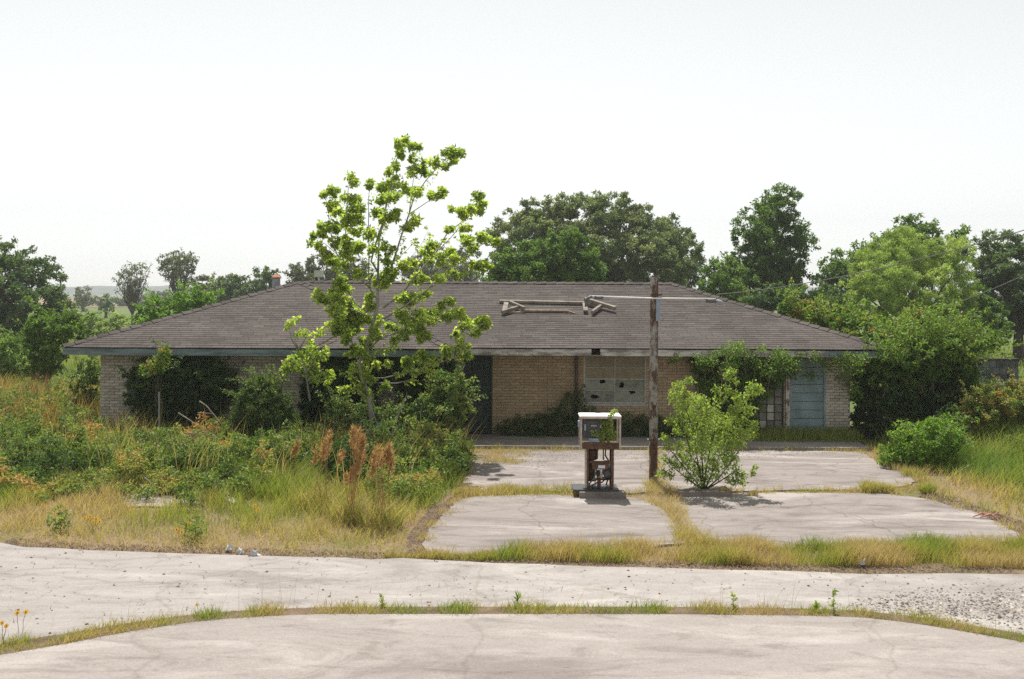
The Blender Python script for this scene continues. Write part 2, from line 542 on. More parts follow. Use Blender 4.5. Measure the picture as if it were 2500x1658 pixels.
M['leaf_willow'] = mat_leaf('willow_leaf', [(0, (0.085, 0.115, 0.04)), (0.5, (0.14, 0.185, 0.06)), (1, (0.21, 0.25, 0.095))], 0.48, gain=1.9)
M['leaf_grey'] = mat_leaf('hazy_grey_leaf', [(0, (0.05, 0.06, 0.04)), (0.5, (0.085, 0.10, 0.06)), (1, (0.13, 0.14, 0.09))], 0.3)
M['grass'] = mat_leaf('grass_blade', [(0, (0.37, 0.28, 0.19)), (0.3, (0.34, 0.27, 0.14)), (0.5, (0.28, 0.265, 0.08)), (0.7, (0.20, 0.235, 0.06)), (1, (0.12, 0.185, 0.045))], 0.35, rough=0.7, spec=0.15, gain=1.3)
M['plume'] = mat_leaf('rusty_plume', [(0, (0.34, 0.18, 0.09)), (0.5, (0.47, 0.28, 0.155)), (1, (0.57, 0.40, 0.25))], 0.35, tcol=1.0, gain=1.0)
M['petal'] = mat_leaf('yellow_petal', [(0, (0.75, 0.36, 0.02)), (1, (0.85, 0.55, 0.03))], 0.3, tcol=0.9, gain=1.0)
M['blossom'] = mat_leaf('orange_blossom', [(0, (0.55, 0.13, 0.03)), (1, (0.70, 0.28, 0.08))], 0.3, tcol=0.9, gain=1.0)
M['flower_eye'] = mat_plain('flower_eye', (0.12, 0.04, 0.02), (0.2, 0.07, 0.03), 20, 0.8, 0.2, 0)


# ------------------------------------------------------------------ foliage helpers
def leafgeo(P, size, up=0.4, bias=(0, 0, 0), asp=0.5, curl=0.18):
    P = np.asarray(P, dtype=np.float64)
    n = len(P)
    s = (size * (0.6 + 0.8 * rng.random(n)))[:, None]
    d = rng.normal(size=(n, 3)) + np.array(bias)[None, :]
    d /= np.linalg.norm(d, axis=1)[:, None] + 1e-9
    nn = rng.normal(size=(n, 3))
    nn[:, 2] = nn[:, 2] * (1 - min(up, 0.9)) + up * 1.6
    nn -= (nn * d).sum(1)[:, None] * d
    nn /= np.linalg.norm(nn, axis=1)[:, None] + 1e-9
    w = np.cross(d, nn) * (asp / 2)
    v = np.empty((n, 4, 3))
    v[:, 0] = P
    v[:, 1] = P + s * (d * 0.42 + w + nn * curl * 0.5)
    v[:, 2] = P + s * (d - nn * curl)
    v[:, 3] = P + s * (d * 0.42 - w + nn * curl * 0.5)
    f = np.arange(4 * n).reshape(n, 4)
    return v.reshape(-1, 3), f


def ball(c, r, n, flat=1.0, shell=2.0):
    d = rng.normal(size=(n, 3))
    d /= np.linalg.norm(d, axis=1)[:, None]
    q = d * (r * rng.random(n) ** (1.0 / shell))[:, None]
    q[:, 2] *= flat
    return q + np.array(c)[None, :]


def vnoise(x, y, s, seed):
    g = np.random.default_rng(seed)
    t = np.zeros_like(x)
    for k in range(7):
        a = g.uniform(0, 2 * math.pi)
        w = 2 * math.pi / (s * g.uniform(0.5, 1.7))
        t += np.sin((x * math.cos(a) + y * math.sin(a)) * w + g.uniform(0, 6.28))
    return np.clip(0.5 + t / 7.5, 0, 1)


def inpoly(x, y, poly):
    n = len(poly)
    c = np.zeros(len(x), bool)
    j = n - 1
    for i in range(n):
        xi, yi, xj, yj = poly[i][0], poly[i][1], poly[j][0], poly[j][1]
        if yi != yj:
            c ^= ((yi > y) != (yj > y)) & (x < (xj - xi) * (y - yi) / (yj - yi) + xi)
        j = i
    return c


def edgedist(x, y, poly):
    d = np.full(len(x), 1e9)
    n = len(poly)
    for i in range(n):
        ax, ay = poly[i][0], poly[i][1]
        bx, by = poly[(i + 1) % n][0], poly[(i + 1) % n][1]
        ux, uy = bx - ax, by - ay
        L2 = ux * ux + uy * uy + 1e-9
        t = np.clip(((x - ax) * ux + (y - ay) * uy) / L2, 0, 1)
        d = np.minimum(d, np.hypot(x - ax - t * ux, y - ay - t * uy))
    return d


def scatter(poly, n):
    xs = [p[0] for p in poly]
    ys = [p[1] for p in poly]
    X = np.empty(0)
    Y = np.empty(0)
    while len(X) < n:
        x = rng.uniform(min(xs), max(xs), n * 2)
        y = rng.uniform(min(ys), max(ys), n * 2)
        k = inpoly(x, y, poly)
        X = np.concatenate([X, x[k]])
        Y = np.concatenate([Y, y[k]])
    return X[:n], Y[:n]


def fill(poly, r):
    xs = [p[0] for p in poly]
    ys = [p[1] for p in poly]
    pts = []
    st = r * 1.15
    y = min(ys)
    row = 0
    while y < max(ys):
        x = min(xs) + (row % 2) * st / 2
        while x < max(xs):
            pts.append((x + random.uniform(-.4, .4) * st, y + random.uniform(-.4, .4) * st))
            x += st
        y += st * 0.87
        row += 1
    p = np.array(pts)
    k = inpoly(p[:, 0], p[:, 1], poly)
    p = p[k]
    return p, edgedist(p[:, 0], p[:, 1], poly)


def limb(p, q, sag=0.0, n=4, jit=0.06):
    p, q = Vector(p), Vector(q)
    L = (q - p).length
    out = []
    for i in range(n + 1):
        t = i / n
        v = p.lerp(q, t)
        v.z += sag * L * 4 * t * (1 - t)
        if 0 < i < n:
            v += Vector((random.uniform(-1, 1), random.uniform(-1, 1), random.uniform(-1, 1))) * jit * L
        out.append(v)
    return out


def crown_from_poly(poly, Y, rl, leaf, tau, depth=1.0, up=0.4, bias=(0, 0, 0), asp=0.5, tbase=0.45, tvar=0.3, top_t=0.15, subs=5, maxd=None):
    """leaf cloud filling an outline given at distance Y; returns verts, faces, tint, lobe centres"""
    k = Y / F
    p, ed = fill(poly, rl)
    ys = [q[1] for q in poly]
    y0, y1 = min(ys), max(ys)
    Ps, Ts, C = [], [], []
    for (x, y), e in zip(p, ed):
        t = min(e * 1.2, maxd / k if maxd else 1e9) * k * depth
        sides = (-1, 1) if e > rl * 1.3 else (random.choice((-1, 1)),)
        for sgn in sides:
            yd = Y + sgn * t * random.uniform(0.25, 1.0)
            c = W(x, y, yd)
            if c.z < 0.1:
                c.z = 0.1
            r = min(rl * random.uniform(0.75, 1.25), max(e + 0.35 * rl, 0.45 * rl)) * yd / F
            C.append((c, r, sgn))
            lt = random.uniform(-tvar, tvar)
            n = max(6, int(66 * tau * r * r / (leaf * leaf)))
            m = max(1, subs)
            sc = ball(c, r * 0.85, m, 0.8, 4)
            for s in sc:
                q = ball(s, r * 0.5, max(2, n // m), 0.75, 2.2)
                Ps.append(q)
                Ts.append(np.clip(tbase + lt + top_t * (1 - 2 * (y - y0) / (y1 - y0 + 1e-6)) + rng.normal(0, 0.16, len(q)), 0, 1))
    P = np.concatenate(Ps)
    T = np.concatenate(Ts)
    keep = P[:, 2] > 0.02
    P, T = P[keep], T[keep]
    V, Fc = leafgeo(P, leaf, up, bias, asp)
    return V, Fc, T, C


def shoots_of(C, n, L, leaf, tb, mb):
    """leafy shoots breaking out of a crown's outline"""
    parts = []
    cx = sum((c.x for c, r, s in C)) / len(C)
    zs_ = sorted(c.z for c, r, s in C)
    zmid = zs_[int(len(zs_) * .45)]
    cand = [c for c in C if c[0].z > zmid] or C
    for _ in range(n):
        c, r, s = random.choice(cand)
        ln = L * random.uniform(.5, 1.3)
        d = Vector((.25 + random.gauss(0, .6) + .25 * (1 if c.x > cx else -1), random.gauss(-.15, .4), random.uniform(.15, 1.0))).normalized()
        p0 = c + d * r * .3
        p1 = p0 + d * ln * .6 + Vector((0, 0, ln * .1))
        p2 = p1 + d * ln * .5 - Vector((0, 0, ln * random.uniform(.05, .3)))
        mb.tube([p0, p1, p2], [.009, .006, .003], 4)
        m = max(8, int(ln / leaf * 4.5))
        t = rng.random(m) ** .8
        A_, B_, C_ = (np.array(v) for v in (p0, p1, p2))
        q = A_[None] * ((1 - t) ** 2)[:, None] + B_[None] * (2 * t * (1 - t))[:, None] + C_[None] * (t ** 2)[:, None] + rng.normal(0, leaf * .45, (m, 3))
        V, Fc = leafgeo(q, leaf, .3, (d.x, d.y, -.2))
        parts.append((V, Fc, np.clip(tb + rng.normal(.12, .18, m), 0, 1)))
    return parts


def tree(name, label, cat, poly, Y, rl, leaf, tau, mat, trunk_x, bark='bark_dark', group=None, rt=0.22, limbs=14, fork=0.4, trunks=None, shoots=0, slen=.5, **kw):
    V, Fc, T, C = crown_from_poly(poly, Y, rl, leaf, tau, **kw)
    smb = MB()
    if shoots:
        V, Fc, T = join([(V, Fc, T)] + shoots_of(C, shoots, slen, leaf, kw.get('tbase', .45), smb))
    ys = [q[1] for q in poly]
    base = W(trunk_x, 700, Y)
    base = Vector((base.x, Y, 0))
    t = thing(name, label, cat, base, group)
    mk('crown', V, Fc, M[mat], t, T)
    mb = MB()
    top = W(trunk_x, min(ys) * 0.55 + max(ys) * 0.45, Y)
    fk = base.lerp(top, fork)
    mb.tube(limb(base, fk, 0, 3, 0.02), [rt * 1.3, rt, rt * 0.9, rt * 0.8], 7)
    cs = sorted(C, key=lambda c: random.random())[:limbs]
    for c, r, s in cs:
        mb.tube(limb(fk - Vector((0, 0, 0.15)), c, 0.06, 5, 0.05), [rt * 0.6, rt * 0.48, rt * 0.38, rt * 0.28, rt * 0.18, rt * 0.08], 5)
    mb.build('trunk', M[bark], t, smooth=True)
    if shoots:
        o = smb.build('twigs', M['stem'], t)
        o['kind'] = 'stuff'
    return t


def clusters(lst, conv, Y, n_per, leaf, spread, dv=0.5, **kw):
    """explicit leaf clusters read off the photograph: (x, y, r) on an enlargement"""
    out = []
    for x, y, r in lst:
        px, py = conv(x, y)
        yd = Y + random.uniform(-dv, dv)
        c = W(px, py, yd)
        out.append((c, r * spread * yd / F))
    return out


def blades(X, Y, h, width, lean, tint, z0=0.0, wind=(0.12, 0.0)):
    n = len(X)
    a = rng.uniform(0, 2 * math.pi, n)
    lx = np.cos(a) * lean * h + wind[0] * h
    ly = np.sin(a) * lean * h + wind[1] * h
    b = rng.uniform(0, math.pi, n)
    wx, wy = np.cos(b) * width / 2, np.sin(b) * width / 2
    v = np.empty((n, 5, 3))
    z0 = np.zeros(n) + z0
    v[:, 0] = np.stack([X - wx, Y - wy, z0], 1)
    v[:, 1] = np.stack([X + wx, Y + wy, z0], 1)
    v[:, 2] = np.stack([X + lx * .35 + wx * .8, Y + ly * .35 + wy * .8, z0 + h * .55], 1)
    v[:, 3] = np.stack([X + lx * .35 - wx * .8, Y + ly * .35 - wy * .8, z0 + h * .55], 1)
    v[:, 4] = np.stack([X + lx, Y + ly, z0 + h * 0.97], 1)
    base = np.arange(n)[:, None] * 5
    f = np.empty((n, 3, 3), int)
    f[:, 0] = base + np.array([0, 1, 2])
    f[:, 1] = base + np.array([0, 2, 3])
    f[:, 2] = base + np.array([3, 2, 4])
    return v.reshape(-1, 3), f.reshape(-1, 3), np.repeat(tint, 3)


def join(parts):
    Vs, Fs, Ts = [], [], []
    b = 0
    for V, Fc, T in parts:
        if Fc.shape[1] == 4:
            Fc = np.concatenate([Fc[:, [0, 1, 2]], Fc[:, [0, 2, 3]]])
            T = np.concatenate([T, T])
        Vs.append(V)
        Fs.append(Fc + b)
        Ts.append(T)
        b += len(V)
    return np.concatenate(Vs), np.concatenate(Fs), np.concatenate(Ts)


def rough_line(pts, step=0.25, amp=0.03):
    """subdivide an outline and roughen it"""
    out = []
    n = len(pts)
    for i in range(n):
        a, b = pts[i], pts[(i + 1) % n]
        L = math.hypot(b[0] - a[0], b[1] - a[1])
        m = min(60, max(1, int(L / step)))
        for j in range(m):
            t = j / m
            out.append((a[0] + (b[0] - a[0]) * t + random.uniform(-amp, amp), a[1] + (b[1] - a[1]) * t + random.uniform(-amp, amp)))
    return out


def GP(lst):
    return [(G(x, y).x, G(x, y).y) for x, y in lst]

# ================================================================== SETTING
# ground: one sheet to the horizon
mb = MB()
ring = [0, 8, 16, 26, 40, 70, 140, 300, 700, 1750]
NS = 64
V = [(0, 0, 0)]
Fc = []
for r in ring[1:]:
    for k in range(NS):
        a = 2 * math.pi * k / NS
        V.append((r * math.cos(a), r * math.sin(a), 0))
for k in range(NS):
    Fc.append((0, 1 + k, 1 + (k + 1) % NS))
for i in range(len(ring) - 2):
    for k in range(NS):
        a, b = 1 + i * NS + k, 1 + i * NS + (k + 1) % NS
        Fc.append((a, a + NS, b + NS, b))
ground = mk('ground', V, Fc, M['ground'])
ground['kind'] = 'structure'

# far wooded rise all round
V, Fc = [], []
NH = 720
for k in range(NH):
    a = 2 * math.pi * k / NH
    h = 15 + 4 * math.sin(a * 7 + 1) + 2.5 * math.sin(a * 19 + 2) + random.uniform(-1.3, 1.3)
    for r, z in ((1380, -0.5), (1420, h * 0.75), (1470, h), (1600, -0.5)):
        V.append((r * math.sin(a), r * math.cos(a), z))
for k in range(NH):
    for j in range(3):
        a, b = k * 4 + j, ((k + 1) % NH) * 4 + j
        Fc.append((a, a + 1, b + 1, b))
hills = mk('hills', V, Fc, M['hills'])
hills['kind'] = 'structure'

tf = MB()
tf.prism([(-220, 260), (-60, 240), (-40, 420), (-90, 640), (-330, 640), (-330, 400)], 0.01, 0.06)
o = tf.build('dry_field', M['tanfield'])
o['kind'] = 'structure'

# ------------------------------------------------------------------ paving
near_edge = [(0, 1523), (75, 1510), (150, 1497), (225, 1482), (300, 1468), (375, 1456), (450, 1445), (525, 1438), (600, 1433), (680, 1429), (760, 1427),
             (1000, 1427), (1200, 1427), (1500, 1427), (1800, 1430), (1920, 1432), (2000, 1436), (2080, 1445), (2150, 1455), (2250, 1472), (2364, 1493)]
ne = GP(near_edge)
road_poly = [(-7.4, 7.9), (-13, 3), (-24, -8), (-24, -24), (24, -24), (24, -3), (13, 6), (8.2, 9.0)][0:0]
lft = [(-24.0, -24.0), (-24.0, -3.0), (-14.0, 3.8), (-9.0, 7.3), (-6.8, 8.9)]
rgt = [(6.9, 9.35), (9.0, 8.1), (14.0, 4.6), (24.0, -3.0), (24.0, -24.0)]
road_line = lft + ne + rgt
mb = MB()
mb.prism(road_line, -0.05, 0.045)
o = mb.build('road', M['road'])
o['kind'] = 'structure'

top_edge = [(0, 1258), (30, 1262), (60, 1268), (130, 1271), (200, 1276), (300, 1278), (400, 1283), (560, 1286), (680, 1290), (800, 1292), (860, 1296), (930, 1293), (1000, 1297),
            (1060, 1300), (1140, 1306), (1240, 1307), (1360, 1313), (1500, 1316), (1650, 1320), (1800, 1322), (1900, 1327), (2000, 1330), (2200, 1328), (2364, 1331)]
bot_edge = [(0, 1496), (150, 1474), (300, 1448), (450, 1428), (600, 1417), (760, 1412), (1000, 1411), (1200, 1411), (1500, 1411), (1800, 1414), (1920, 1417), (2000, 1421), (2150, 1438), (2250, 1455), (2364, 1474)]
te = GP(top_edge)
be = GP(bot_edge)
mb = MB()
path_line = [(-60, 19.0), (-20, 15.4)] + te + [(9.5, 12.7), (20, 11.7), (60, 9.0), (60, 4.0), (20, 8.0), (9.0, 9.6)] + be[::-1] + [(-7.5, 9.5), (-12, 7.5), (-20, 6.0), (-60, 8.0)]
pl = []
for i, p in enumerate(path_line):
    pl.append((p[0] + random.uniform(-.02, .02), p[1] + random.uniform(-.02, .02)))
mb.prism(pl, -0.05, 0.03)
o = mb.build('pavement', M['path'])
o['kind'] = 'structure'

slabs = [
    [(975, 1266), (982, 1240), (1000, 1215), (1030, 1185), (1050, 1165), (1075, 1154), (1110, 1149), (1230, 1146), (1340, 1147), (1440, 1150), (1495, 1160), (1535, 1185), (1568, 1222), (1580, 1258), (1480, 1268), (1300, 1278), (1200, 1284), (1050, 1286), (985, 1278)],
    [(1552, 1172), (1560, 1146), (1740, 1141), (1860, 1140), (1980, 1141), (2060, 1144), (2150, 1157), (2250, 1186), (2330, 1222), (2364, 1246), (2280, 1262), (2100, 1268), (1900, 1270), (1700, 1266), (1635, 1258), (1598, 1236), (1570, 1200)],
    [(1085, 1048), (1200, 1044), (1330, 1043), (1505, 1043), (1512, 1100), (1505, 1137), (1450, 1143), (1250, 1136), (1110, 1137), (1060, 1130), (1080, 1095)],
    [(1520, 1043), (1700, 1043), (1900, 1044), (1990, 1047), (2010, 1060), (2050, 1078), (2100, 1095), (2122, 1110), (2090, 1126), (2000, 1134), (1860, 1134), (1740, 1136), (1570, 1139), (1524, 1139)],
]
fc = bpy.data.objects.new('forecourt', None)
COL.objects.link(fc)
ORG[fc.name] = Vector((0, 0, 0))
fc['kind'] = 'structure'
for s in slabs:
    mb = MB()
    mb.prism(rough_line(GP(s), 0.11, 0.03), -0.05, 0.025 + random.uniform(0, 0.008))
    mb.build('concrete_slab', M['slab'], fc)
# broken slabs showing through the weeds on the left
for s in [[(470, 1115), (500, 1112), (540, 1135), (560, 1155), (540, 1168), (500, 1150)], [(285, 1150), (330, 1135), (420, 1150), (470, 1165), (380, 1175), (290, 1172)]]:
    mb = MB()
    mb.prism(rough_line(GP(s), 0.3, 0.04), -0.05, 0.03)
    mb.build('concrete_slab', M['slab'], fc)

# ================================================================== HOUSE
EAVE, PIT = 2.31, 0.349
WX0, WX1, WY0, WY1 = -10.65, -1.40, 23.6, 35.4      # wing eaves
MX1, MY0, MY1 = 9.30, 24.3, 33.62                   # main eaves
WWY, MWY = 24.4, 25.2                               # wall planes
WWX0, WWX1, MWX1 = -10.07, -2.2, W(1962, 900, 25.2).x
SOF = 2.13
sl = math.sqrt(1 + PIT * PIT)

house = thing('abandoned_store', 'long low derelict brick store with a brown shingled hip roof', 'building', (0, WWY, 0))

# --- walls
def wallx(x, Y=MWY):
    return W(x, 900, Y).x


GD0, GD1 = wallx(1070), wallx(1137)                 # dark green door
WN0, WN1 = wallx(1347), wallx(1492)                 # big window
WNZ0, WNZ1 = 0.86, 2.10
GG0, GG1 = wallx(1733), wallx(1809)                 # many-paned window
BD0, BD1 = wallx(1823), wallx(1906)                 # blue door
WW0, WW1, WWZ0, WWZ1 = W(696, 900, WWY).x, W(868, 900, WWY).x, 0.80, 1.36


def wall(name, segs, mat):
    m = MB()
    for s in segs:
        m.box(*s)
    return m.build(name, mat, house)


wing_wall = wall('wall', [
    (WWX0, WW0, WWY, WWY + 0.15, -0.05, SOF - 0.004), (WW1, WWX1, WWY, WWY + 0.15, -0.05, SOF - 0.004),
    (WW0, WW1, WWY, WWY + 0.15, -0.05, WWZ0), (WW0, WW1, WWY, WWY + 0.15, WWZ1, SOF - 0.004)], M['mortar'])
wing_side = wall('wall', [(WWX0, WWX0 + 0.15, WWY + 0.15, WY1 - 0.6, -0.05, SOF - 0.004)], M['mortar'])
wall('wall', [(WWX1 - 0.15, WWX1, WWY + 0.15, MWY + 0.15, -0.05, SOF - 0.004)], M['mortar_tan'])
main_wall = wall('wall', [
    (WWX1, GD0, MWY, MWY + 0.15, -0.05, SOF - 0.004),
    (GD1, WN0, MWY, MWY + 0.15, -0.05, SOF - 0.004),
    (WN0, WN1, MWY, MWY + 0.15, -0.05, WNZ0), (WN0, WN1, MWY, MWY + 0.15, WNZ1, SOF - 0.004),
    (WN1, GG0, MWY, MWY + 0.15, -0.05, SOF - 0.004)], M['mortar_tan'])
right_wall = wall('wall', [(GG1, BD0, MWY, MWY + 0.15, -0.05, SOF - 0.004), (BD1, MWX1, MWY, MWY + 0.15, -0.05, SOF - 0.004)], M['mortar'])
wall('wall', [(MWX1 - 0.15, MWX1, MWY + 0.15, MY1 - 0.6, -0.05, SOF - 0.004)], M['mortar'])
wall('wall', [(WWX0 + 0.15, MWX1 - 0.15, MY1 - 0.75, MY1 - 0.6, -0.05, SOF - 0.004)], M['mortar'])
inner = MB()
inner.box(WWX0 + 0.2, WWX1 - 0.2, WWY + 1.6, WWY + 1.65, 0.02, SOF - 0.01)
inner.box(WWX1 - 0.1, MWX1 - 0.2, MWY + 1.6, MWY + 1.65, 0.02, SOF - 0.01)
inner.build('interior_dark_sheet', M['black'], house)  # near-black sheets put behind the openings for the darkness of the rooms

# --- bricks: courses of single bricks, the clearest stretches as parts of their own
BL, BH, BJ = 0.222, 0.062, 0.011
brick_me = {}


def brick_mesh(mat, k):
    key = (mat, k)
    if key not in brick_me:
        m = MB()
        g = (k - 1.5) * 0.0018
        m.add([(0, g, 0), (BL, g * .5, 0), (BL, 0.03, 0), (0, 0.03, 0), (0.001, g, BH), (BL - .001, g * .5, BH), (BL, 0.03, BH), (0, 0.03, BH)],
              [(0, 1, 5, 4), (0, 3, 2, 1), (4, 5, 6, 7), (1, 2, 6, 5), (3, 0, 4, 7)], (0.1, 0.38, 0.62, 0.92)[k])
        me = bpy.data.meshes.new('brick')
        me.from_pydata(m.V, [], m.F)
        a = me.attributes.new('tint', 'FLOAT', 'FACE')
        a.data.foreach_set('value', m.T)
        me.materials.append(M[mat])
        brick_me[key] = me
    return brick_me[key]


def brickwork(wallobj, x0, x1, Y, holes, mat, single=None):
    """lays courses between x0 and x1 on the wall face at Y; single = region of individual bricks"""
    m = MB()
    z = 0.01
    row = 0
    while z + BH < SOF - 0.006:
        x = x0 - (row % 2) * (BL + BJ) / 2
        while x < x1 - 0.03:
            a, b = max(x, x0), min(x + BL, x1)
            if b - a > 0.035:
                ok = True
                for h in holes:
                    if b > h[0] and a < h[1] and z + BH > h[2] and z < h[3]:
                        if a < h[0] - 0.05:
                            b = h[0]
                        elif b > h[1] + 0.05:
                            a = h[1]
                        else:
                            ok = False
                if ok:
                    if single and single[0] <= a and b <= single[1] and single[2] <= z <= single[3] and abs(b - a - BL) < 1e-6:
                        link('brick', brick_mesh(mat, random.randrange(4)), wallobj, (a, Y - 0.014, z + random.uniform(-.001, .001)))
                    else:
                        g = random.uniform(-.0025, .0025)
                        t = random.random()
                        m.add([(a, Y - .014 + g, z), (b, Y - .014, z), (b, Y + .004, z), (a, Y + .004, z), (a, Y - .014 + g, z + BH), (b, Y - .014, z + BH), (b, Y + .004, z + BH), (a, Y + .004, z + BH)],
                              [(0, 1, 5, 4), (0, 3, 2, 1), (4, 5, 6, 7), (1, 2, 6, 5), (3, 0, 4, 7)], t)
            x += BL + BJ
        z += BH + BJ
        row += 1
    o = m.build('brickwork', M[mat], wallobj)
    o['kind'] = 'stuff'


brickwork(wing_wall, WWX0, WWX1, WWY, [(WW0, WW1, WWZ0, WWZ1)], 'brick_pale', (WWX0, WWX0 + 0.95, 0.25, 2.05))
brickwork(main_wall, WWX1, GD0, MWY, [], 'brick_tan')
brickwork(main_wall, GD1, GG0, MWY, [(WN0, WN1, WNZ0, WNZ1)], 'brick_tan', (GD1 + 0.01, GD1 + 1.05, 0.8, 2.05))
brickwork(right_wall, BD1, MWX1, MWY, [], 'brick_pale', (BD1, MWX1, 0.1, 2.0))
brickwork(right_wall, GG1, BD0, MWY, [], 'brick_pale')

# --- porch floor
mb = MB()
mb.prism(rough_line([(G(1083, 1038).x, 23.22), (0, 23.24), (4, 23.23), (8.4, 23.25), (8.45, MWY - 0.004), (WWX1 + 0.004, MWY - 0.004), (WWX1 + 0.004, 24.2)], 0.4, 0.012), -0.05, 0.075)
mb.build('porch_floor', M['porch'], house)

# --- windows and doors
def window_unit(name, x0, x1, z0, z1, Y, cols, rows, fmat, fw=0.045, mw=0.022, strong=None):
    m = MB()
    m.box(x0, x0 + fw, Y + 0.004, Y + 0.07, z0, z1)
    m.box(x1 - fw, x1, Y + 0.004, Y + 0.07, z0, z1)
    m.box(x0 + fw, x1 - fw, Y + 0.004, Y + 0.07, z0, z0 + fw)
    m.box(x0 + fw, x1 - fw, Y + 0.004, Y + 0.07, z1 - fw, z1)
    ix0, ix1, iz0, iz1 = x0 + fw, x1 - fw, z0 + fw, z1 - fw
    cells = []
    for c in range(1, cols):
        xc = ix0 + (ix1 - ix0) * c / cols
        m.box(xc - mw / 2, xc + mw / 2, Y + 0.014, Y + 0.058, iz0, iz1)
    for c in range(cols):
        for r in range(1, rows):
            zc = iz0 + (iz1 - iz0) * r / rows
            w_ = mw * (1.35 if strong == r else 0.75)
            xa, xb = ix0 + (ix1 - ix0) * c / cols + (mw / 2 if c else 0), ix0 + (ix1 - ix0) * (c + 1) / cols - (mw / 2 if c < cols - 1 else 0)
            m.box(xa, xb, Y + 0.018, Y + 0.054, zc - w_ / 2, zc + w_ / 2)
    for r in range(rows):
        for c in range(cols):
            cells.append((r, c, ix0 + (ix1 - ix0) * c / cols, ix0 + (ix1 - ix0) * (c + 1) / cols, iz0 + (iz1 - iz0) * r / rows, iz0 + (iz1 - iz0) * (r + 1) / rows))
    f = m.build(name, M[fmat], house)
    return f, cells


def pane(parent, x0, x1, z0, z1, Y, mat, hole=None):
    m = MB()
    outer = [Vector((x0, z0, 0)), Vector((x1, z0, 0)), Vector((x1, z1, 0)), Vector((x0, z1, 0))]
    loops = [outer] + ([[Vector((p[0], p[1], 0)) for p in h] for h in hole] if hole else [])
    flat = [p for l in loops for p in l]
    tr = tessellate_polygon(loops)
    Vv, Ff = [], []
    n = len(flat)
    for p in flat:
        Vv.append((p.x, Y, p.y))
    for p in flat:
        Vv.append((p.x, Y + 0.005, p.y))
    for a, b, c in tr:
        nz = (flat[b] - flat[a]).cross(flat[c] - flat[a]).z
        t = (a, b, c) if nz > 0 else (a, c, b)
        Ff.append(t)
        Ff.append((t[2] + n, t[1] + n, t[0] + n))
    m.add(Vv, Ff)
    return m.build('pane', M[mat], parent)


def shard(cx, cz, r, n, sq=1.0, seed=0):
    g = random.Random(seed)
    return [(cx + math.cos(2 * math.pi * k / n) * r * g.uniform(.6, 1.15), cz + math.sin(2 * math.pi * k / n) * r * sq * g.uniform(.6, 1.15)) for k in range(n)]


wf, cells = window_unit('window', WN0, WN1, WNZ0, WNZ1, MWY, 2, 4, 'frame', strong=2)


def wpos(xs, ys):          # source-photo position on the window plane
    p = W(xs / 1.05753, ys / 1.05753, MWY + 0.03)
    return p.x, p.z


zz = lambda x, y: wpos(1100 + x / 3.485, 800 + y / 3.485)
hl = {(0, 1): [shard(*zz(1548, 542), 0.088, 12, 1, 1)], (0, 0): [shard(*zz(1228, 588), 0.115, 6, .6, 2), shard(*zz(1330, 575), 0.03, 5, .5, 12)],
      (1, 1): [shard(*zz(1458, 487), 0.085, 5, 1.3, 4)], (1, 0): [shard(*zz(1290, 462), 0.105, 6, .5, 5), shard(*zz(1185, 430), 0.04, 6, .6, 6), shard(*zz(1368, 428), 0.075, 5, .7, 7), shard(*zz(1240, 425), 0.03, 5, .6, 8)]}
for r, c, a, b, z0, z1 in cells:
    hh = []
    for h in hl.get((r, c), []):
        hh.append([(min(max(x, a + .012), b - .012), min(max(z, z0 + .012), z1 - .012)) for x, z in h])
    pane(wf, a, b, z0, z1, MWY + 0.035, ('pane_pale' if (r, c) in ((0, 1), (1, 0)) else 'pane_grey' if r < 2 else 'pane_tan'), hh or None)
mb = MB()
mb.box(WN0 - 0.04, WN1 + 0.04, MWY - 0.045, MWY + 0.002, WNZ0 - 0.06, WNZ0 - 0.002)
mb.build('sill', M['frame'], wf)

gf, cells = window_unit('window', GG0, GG1, 0.03, 2.08, MWY, 4, 10, 'bars', 0.03, 0.022)
g_r = random.Random(5)
for r, c, a, b, z0, z1 in cells:
    k = 'pane_dim'
    if (r, c) in ((3, 2), (3, 1), (2, 2), (2, 1), (1, 1)):
        k = 'pane_bright' if c == 2 or r == 1 else 'pane_pale'
    elif r < 5 and g_r.random() < 0.3:
        k = 'pane_pale'
    pane(gf, a, b, z0, z1, MWY + 0.035, k)

lw, cells = window_unit('window', WW0, WW1, WWZ0, WWZ1, WWY, 4, 1, 'bars', 0.04, 0.03)
for r, c, a, b, z0, z1 in cells:
    pane(lw, a, b, z0, z1, WWY + 0.035, 'black')
mb = MB()
mb.box(WW0 - 0.03, WW1 + 0.03, WWY - 0.03, WWY + 0.002, WWZ1 + 0.002, WWZ1 + 0.035)
mb.build('lintel_strip', M['frame'], lw)

bd = MB()
bd.box(BD0, BD0 + 0.05, MWY - 0.01, MWY + 0.08, 0.076, 2.1)
bd.box(BD1 - 0.05, BD1, MWY - 0.01, MWY + 0.08, 0.076, 2.1)
bd.box(BD0 + 0.05, BD1 - 0.05, MWY - 0.01, MWY + 0.08, 2.04, 2.1)
door = bd.build('door', M['door_blue'], house)
z = 0.085
while z < 2.03:
    mb = MB()
    h = min(0.215, 2.035 - z)
    mb.box(BD0 + 0.052, BD1 - 0.052, MWY + 0.028 + random.uniform(-.003, .003), MWY + 0.06, z, z + h - 0.012)
    mb.build('plank', M['door_blue'], door)
    z += 0.215
mb = MB()
mb.box(BD0 + 0.052, BD1 - 0.052, MWY + 0.061, MWY + 0.075, 0.08, 2.035)
mb.build('backing', M['black'], door)
mb = MB()
px0, px1 = wallx(1812), wallx(1821)
mb.box(px0, px1, MWY - 0.09, MWY - 0.012, 0.076, 2.1)
mb.build('door_post', M['post_white'], house)

